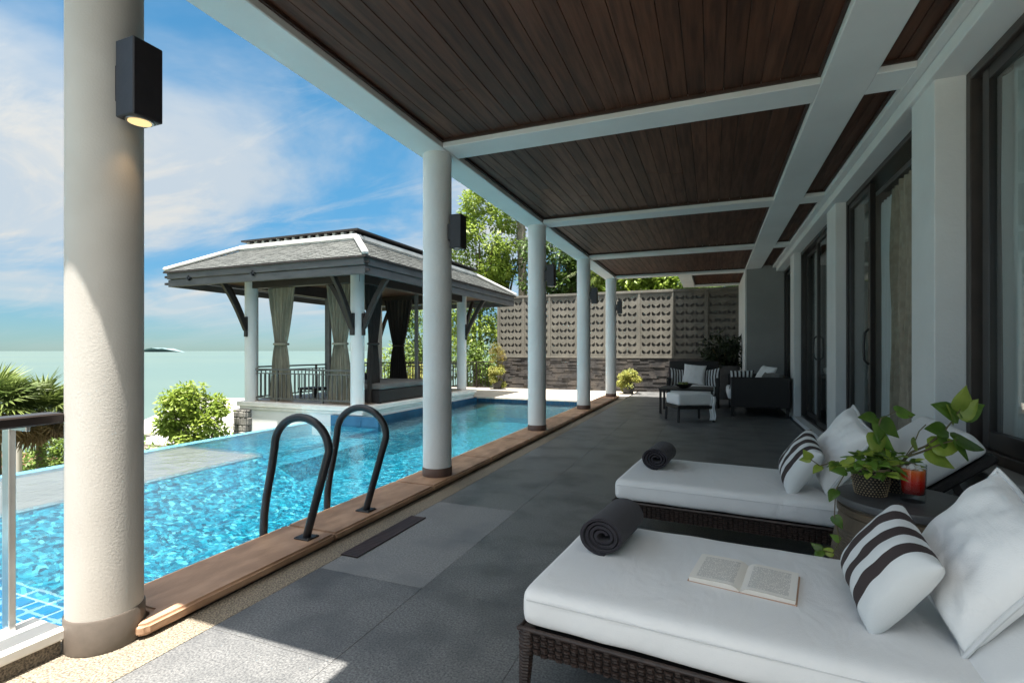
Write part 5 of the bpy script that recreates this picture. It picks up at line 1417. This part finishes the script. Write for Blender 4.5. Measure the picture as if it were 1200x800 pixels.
# gazebo furniture
db = thing('daybed', 'long dark wicker daybed with a grey mattress at the gazebo water edge', 'daybed', (-6.2, 8.6, GZ))
MB().box(-6.75, -5.60, 7.62, 9.32, GZ + 0.02, GZ + 0.24).build('base', 'wicker_black', db, 0.01)
for x in (-6.7, -5.66):
    for y in (7.68, 9.26): MB().bar((x, y, GZ + 0.03), (x, y, GZ), 0.06, 0.06).build('leg', 'wicker_black', db)
bm = soft_box(-0.53, 0.60, -0.96, 0.70, 0.243, 0.36, 0.035, 0.012, 24, 24, 4, 0.002, 3); bm_obj('mattress', bm, 'bed_fabric', db, sub=1)
wicker_chair('armchair', 'black wicker armchair inside the gazebo behind the railing', 'armchair', (-7.05, 8.7, GZ), R(-60), 0.8, 0.8, 0.72, 0.40, 0.48, cushion=False)
sdt = thing('side_table', 'low black cube side table beside the gazebo armchair', 'side table', (-7.75, 8.3, GZ))
MB().box(-7.98, -7.52, 8.08, 8.52, GZ + 0.16, GZ + 0.20).build('top', 'wicker_black', sdt, 0.005)
for x in (-7.94, -7.56):
    for y in (8.12, 8.48): MB().bar((x, y, GZ + 0.16), (x, y, GZ), 0.035, 0.035).build('leg', 'wicker_black', sdt)

# ================================================================== VEGETATION AND HOUSES BELOW
# round shrub growing up beyond the infinity edge
c = at_depth(228, 488, 9.0)
tree('small_tree', 'round leafy green bush rising just beyond the infinity pool edge', (c.x, c.y, terr(c.x, c.y)), tuple(c), (0.52, 0.50, 0.56), 46, 5200, 0.095, 'leaf_bright', 61, 'bush', 0.06, cr=(0.26, 0.42))
# fan palms at the left
def fan_mesh(seed, blades=22, L=0.75):
    rnd = random.Random(seed); mb = MB()
    mb.bar((0, 0, 0), (0, 0.55, 0.0), 0.018, 0.012)
    for k in range(blades):
        a = R(-125 + 250 * k / (blades - 1)); d = Vector((math.sin(a), math.cos(a), 0)); s_ = Vector((d.y, -d.x, 0))
        ll = L * (0.72 + 0.28 * math.cos(a * 0.7)) * rnd.uniform(0.92, 1.05); o = Vector((0, 0.55, 0))
        w = 0.032; m1 = o + d * ll * 0.55 + Vector((0, 0, -0.03)); tip = o + d * ll + Vector((0, 0, -0.16 * rnd.uniform(0.5, 1.5)))
        k0 = len(mb.v); mb.v += [tuple(o), tuple(m1 + s_ * w), tuple(tip), tuple(m1 - s_ * w), tuple(m1 + Vector((0, 0, 0.012)))]
        mb.f += [(k0, k0 + 1, k0 + 4), (k0 + 1, k0 + 2, k0 + 4), (k0 + 2, k0 + 3, k0 + 4), (k0 + 3, k0, k0 + 4)]
    return mb.mesh('frond')
fan_g = withmat(fan_mesh(1), 'leaf_palm'); fan_d = withmat(fan_mesh(2), 'leaf_dry')
def fan_palm(label, c, n, s, seed):
    rnd = random.Random(seed); b = Vector((c.x, c.y, terr(c.x, c.y)))
    t = thing('fan_palm', label, 'palm tree', b, 0, 'fan palms below the terrace')
    MB().tube([b, b.lerp(c, 0.5) + Vector((0.05, 0, 0)), c], [0.16 * s, 0.13 * s, 0.12 * s], 10).build('trunk', 'bark', t, smooth=True)
    for k in range(n):
        dry = k >= n * 0.72
        a = k * 2.4 + rnd.uniform(-.3, .3); el = R(rnd.uniform(-80, -40)) if dry else R(75 - 95 * (k / (n * 0.72)) + rnd.uniform(-10, 10))
        M = Matrix.Translation(c - b) @ Matrix.Rotation(a, 4, 'Z') @ Matrix.Rotation(el, 4, 'X') @ Matrix.Rotation(rnd.uniform(-.5, .5), 4, 'Y') @ Matrix.Scale(s * rnd.uniform(0.85, 1.1), 4)
        instm('frond', fan_d if dry else fan_g, t, M)
fan_palm('fan palm with dry skirt seen just above the dark handrail', at_depth(48, 482, 12.0), 54, 0.80, 71)
fan_palm('larger fan palm farther along the dark handrail, away from the sunlit column', at_depth(-6, 474, 11.0), 52, 0.80, 72)
fan_palm('smaller fan palm behind the sunlit column, below the terrace', at_depth(104, 500, 15.0), 36, 0.70, 73)
c = at_depth(62, 538, 11.5)
tree('shrub', 'dark green bush at the foot of the fan palms', (c.x, c.y, terr(c.x, c.y)), tuple(c), (0.5, 0.5, 0.4), 20, 1500, 0.09, 'leaf_green', 74, 'bush', 0.05)
# scattered shrubs on the slope
rnd = random.Random(77)
for k, (u, v, d) in enumerate(((20, 560, 14), (-40, 545, 17), (180, 545, 17), (215, 548, 20), (255, 520, 19))):
    c = at_depth(u, v, d)
    tree('shrub', ['low green shrub on the slope under the handrail', 'broad shrub on the slope beyond the larger fan palm', 'dark shrub below the pool edge beside the column', 'dark shrub below the pool edge by the rooftops', 'shrub beneath the gazebo pier'][k],
         (c.x, c.y, terr(c.x, c.y)), tuple(c), (1.2, 1.2, 0.9), 20, 1300, 0.16, 'leaf_dark' if k % 2 else 'leaf_green', 200 + k, 'bush', 0.08)

def house(name, label, c, w, d, h, rz, roof, rise, over=0.4, flat=False):
    t = thing(name, label, 'house', c, rz, 'houses below the villa')
    MB().box(-w / 2, w / 2, -d / 2, d / 2, -4, h).build('wall', 'house_wall', t, world=False)
    W, D = w / 2 + over, d / 2 + over
    mb = MB(); mb.v = [(-W, -D, h), (W, -D, h), (W, D, h), (-W, D, h), (-W * 0.55, 0, h + rise), (W * 0.55, 0, h + rise), (-W, -D, h - 0.12), (W, -D, h - 0.12), (W, D, h - 0.12), (-W, D, h - 0.12)]
    mb.f = [(0, 1, 5, 4), (1, 2, 5), (2, 3, 4, 5), (3, 0, 4), (0, 6, 7, 1), (1, 7, 8, 2), (2, 8, 9, 3), (3, 9, 6, 0), (9, 8, 7, 6)]
    r = mb.build('roof', roof, t, world=False)
    MB().bar((-W * 0.55, 0, h + rise), (W * 0.55, 0, h + rise), 0.2, 0.12).build('ridge', roof, r, world=False)
    for k in (-1, 0, 1):
        for s in (-1, 1):
            wn_ = MB().box(k * w / 3.2 - 0.5, k * w / 3.2 + 0.5, s * d / 2 - 0.04, s * d / 2 + 0.04, h - 1.9, h - 0.6).build('window', 'window_dark', t, world=False)
            MB().box(k * w / 3.2 - 0.6, k * w / 3.2 + 0.6, s * d / 2 - 0.07, s * d / 2 + 0.07, h - 2.0, h - 1.9).build('sill', 'house_wall', wn_, world=False)
    return t
def roof_at(u, v, d): return at_depth(u, v, d)
c = roof_at(262, 478, 34); house('house', 'house with a big white roof beside the gazebo pier, behind the bush', (c.x, c.y, c.z - 3.0), 7, 8, 2.0, R(20), 'house_roof_white', 1.6)
c = roof_at(228, 506, 27); house('house', 'low house with a white roof half hidden by the round bush', (c.x, c.y, c.z - 2.6), 4.2, 5, 2.0, R(-15), 'house_roof_white', 0.7)
c = roof_at(192, 520, 22); house('house', 'house with a brownish grey tiled roof by the sunlit column', (c.x, c.y, c.z - 2.6), 4.0, 4.5, 2.0, R(10), 'house_roof_grey', 0.5)
c = roof_at(16, 534, 24); house('house', 'small house with reddish roof under the handrail beside the palms', (c.x, c.y, c.z - 2.6), 2.6, 3.6, 2.0, R(10), 'house_roof_red', 0.7)
mb = MB(); c = at_depth(21, 560, 13)
pole = thing('utility_pole', 'pale concrete utility pole rising below the dark handrail', 'pole', (c.x, c.y, terr(c.x, c.y)))
MB().tube([(c.x, c.y, terr(c.x, c.y)), (c.x, c.y, at_depth(21, 500, 13).z)], [0.10, 0.08], 10).build('shaft', 'house_wall', pole, smooth=True)

# trees behind the screen wall and the gazebo
GT = 'trees behind the wall'
def T(label, u, v, Y, R_, k, n, size, mat, seed, base_z=-0.4, name='tree', cat='tree', trunk=0.12, cr=(0.22, 0.4), **kw):
    xc = (u - 600) / FPX; dx = F2.x + xc * R2.x; dy = F2.y + xc * R2.y; t_ = Y / dy
    c = (dx * t_, Y, CAMH - (v - HZ) / FPX * t_)
    return tree(name, label, (c[0], c[1], base_z), c, R_, k, n, size, mat, seed, cat, trunk, GT, cr, **kw)
T('tall airy tree with fine bright green leaves beside the second column', 562, 285, 17.5, (1.5, 1.3, 2.2), 50, 7500, 0.17, 'leaf_bright', 81, trunk=0.10, cr=(0.14, 0.30))
T('airy tree with sunlit leaves over the gazebo roof end', 592, 300, 19.0, (1.1, 1.0, 1.7), 26, 2400, 0.17, 'leaf_green', 82, trunk=0.09, cr=(0.16, 0.32))
T('dense dark tree behind the screen wall at the middle columns', 655, 310, 17.5, (1.3, 1.2, 1.5), 40, 5000, 0.18, 'leaf_dark', 83)
T('dense dark green tree behind the screen wall by the last column', 700, 305, 18.0, (1.5, 1.3, 1.7), 40, 5000, 0.18, 'leaf_green', 84)
T('bright leafy tree showing above the lit carved panels', 742, 330, 17.0, (1.2, 1.0, 1.0), 36, 5200, 0.18, 'leaf_bright', 85)
T('green tree behind the last panels under the plank ceiling', 790, 332, 17.6, (1.5, 1.2, 1.0), 36, 5200, 0.18, 'leaf_bright', 86)
T('bushy bright tree at the open end of the screen wall', 558, 378, 17.0, (1.2, 1.1, 1.5), 36, 4200, 0.15, 'leaf_bright', 87)
T('bright green garden tree seen through the gazebo', 500, 395, 18.5, (1.5, 1.2, 1.4), 36, 4200, 0.15, 'leaf_green', 88)
T('light green tree beyond the gazebo daybed', 470, 430, 20.0, (1.6, 1.2, 1.0), 30, 3200, 0.16, 'leaf_bright', 89)
T('hedge-like dark shrub behind the garden railing', 560, 432, 15.4, (1.0, 0.6, 0.75), 26, 3000, 0.11, 'leaf_green', 90, name='shrub', cat='shrub', trunk=0.05)
T('yellow flowering shrub seen behind the gazebo daybed', 487, 440, 15.5, (0.7, 0.5, 0.42), 20, 1800, 0.10, 'leaf_yellow', 91, name='shrub', cat='shrub', trunk=0.05)
for k, (u, Y, m_) in enumerate(((825, 15.9, 'leaf_dark'), (865, 15.8, 'leaf_dark'))):
    T(['hedge shrub behind the shaded panel', 'hedge shrub behind the panel by the grey end block'][k],
      u, 372, Y, (0.85, 0.5, 1.25), 34, 3200, 0.16, m_, 300 + k, name='shrub', cat='shrub', trunk=0.05)
# feather palm with drooping fronds behind the colonnade
def feather_mesh(seed, L=2.2):
    rnd = random.Random(seed); mb = MB(); pts = []
    for q in range(13):
        t_ = q / 12; pts.append(Vector((0, L * (t_ - 0.18 * t_ * t_), L * (0.30 * t_ - 0.75 * t_ * t_))))
    mb.tube(pts, [0.03 - 0.0023 * q for q in range(13)], 5)
    for q in range(2, 46):
        t_ = q / 46 * 12; i = min(11, int(t_)); p = pts[i].lerp(pts[i + 1], t_ - i)
        ll = 0.62 * math.sin(PI * (0.12 + 0.8 * q / 46))
        for s in (-1, 1):
            d = Vector((s * 0.75, 0.45, -0.55 + rnd.uniform(-.2, .2))).normalized(); w = Vector((0, 0.02, 0))
            k0 = len(mb.v); m1 = p + d * ll * 0.5; tip = p + d * ll + Vector((0, 0, -0.22 * ll))
            mb.v += [tuple(p), tuple(m1 + w), tuple(tip), tuple(m1 - w)]; mb.f += [(k0, k0 + 1, k0 + 2, k0 + 3)]
    return mb.mesh('frond')
fe_me = withmat(feather_mesh(1), 'leaf_palm')
def feather_palm(label, u, v, Y, n, s, seed, r=0.17):
    rnd = random.Random(seed)
    xc = (u - 600) / FPX; dx = F2.x + xc * R2.x; dy = F2.y + xc * R2.y; t_ = Y / dy
    c = Vector((dx * t_, Y, CAMH - (v - HZ) / FPX * t_)); b = Vector((c.x, c.y, -0.4))
    t = thing('feather_palm', label, 'palm tree', b, 0, 'feather palms behind the wall')
    tk = MB(); pts = [b.lerp(c, q / 30) + Vector((0.05 * math.sin(q * 0.2), 0, 0)) for q in range(31)]
    tk.tube(pts, [r * (1.06 if q % 2 else 0.94) for q in range(31)], 10).build('trunk', 'bark_grey', t, smooth=True)
    for k in range(n):
        M = Matrix.Translation(c - b) @ Matrix.Rotation(k * 2.4 + rnd.uniform(-.2, .2), 4, 'Z') @ Matrix.Rotation(R(55 - 75 * k / n + rnd.uniform(-8, 8)), 4, 'X') @ Matrix.Scale(s * rnd.uniform(0.9, 1.1), 4)
        instm('frond', fe_me, t, M)
feather_palm('tall feather palm with grey ringed trunk beside the middle column', 612, 195, 18.5, 22, 1.15, 95)
feather_palm('feather palm behind the wall near the fourth column', 670, 255, 19.5, 18, 1.0, 96)
feather_palm('low feather palm above the lit panels', 715, 322, 17.2, 16, 0.75, 97, 0.10)
feather_palm('feather palm with yellow green fronds above the last lit panel', 772, 318, 18.0, 16, 0.8, 98, 0.14)
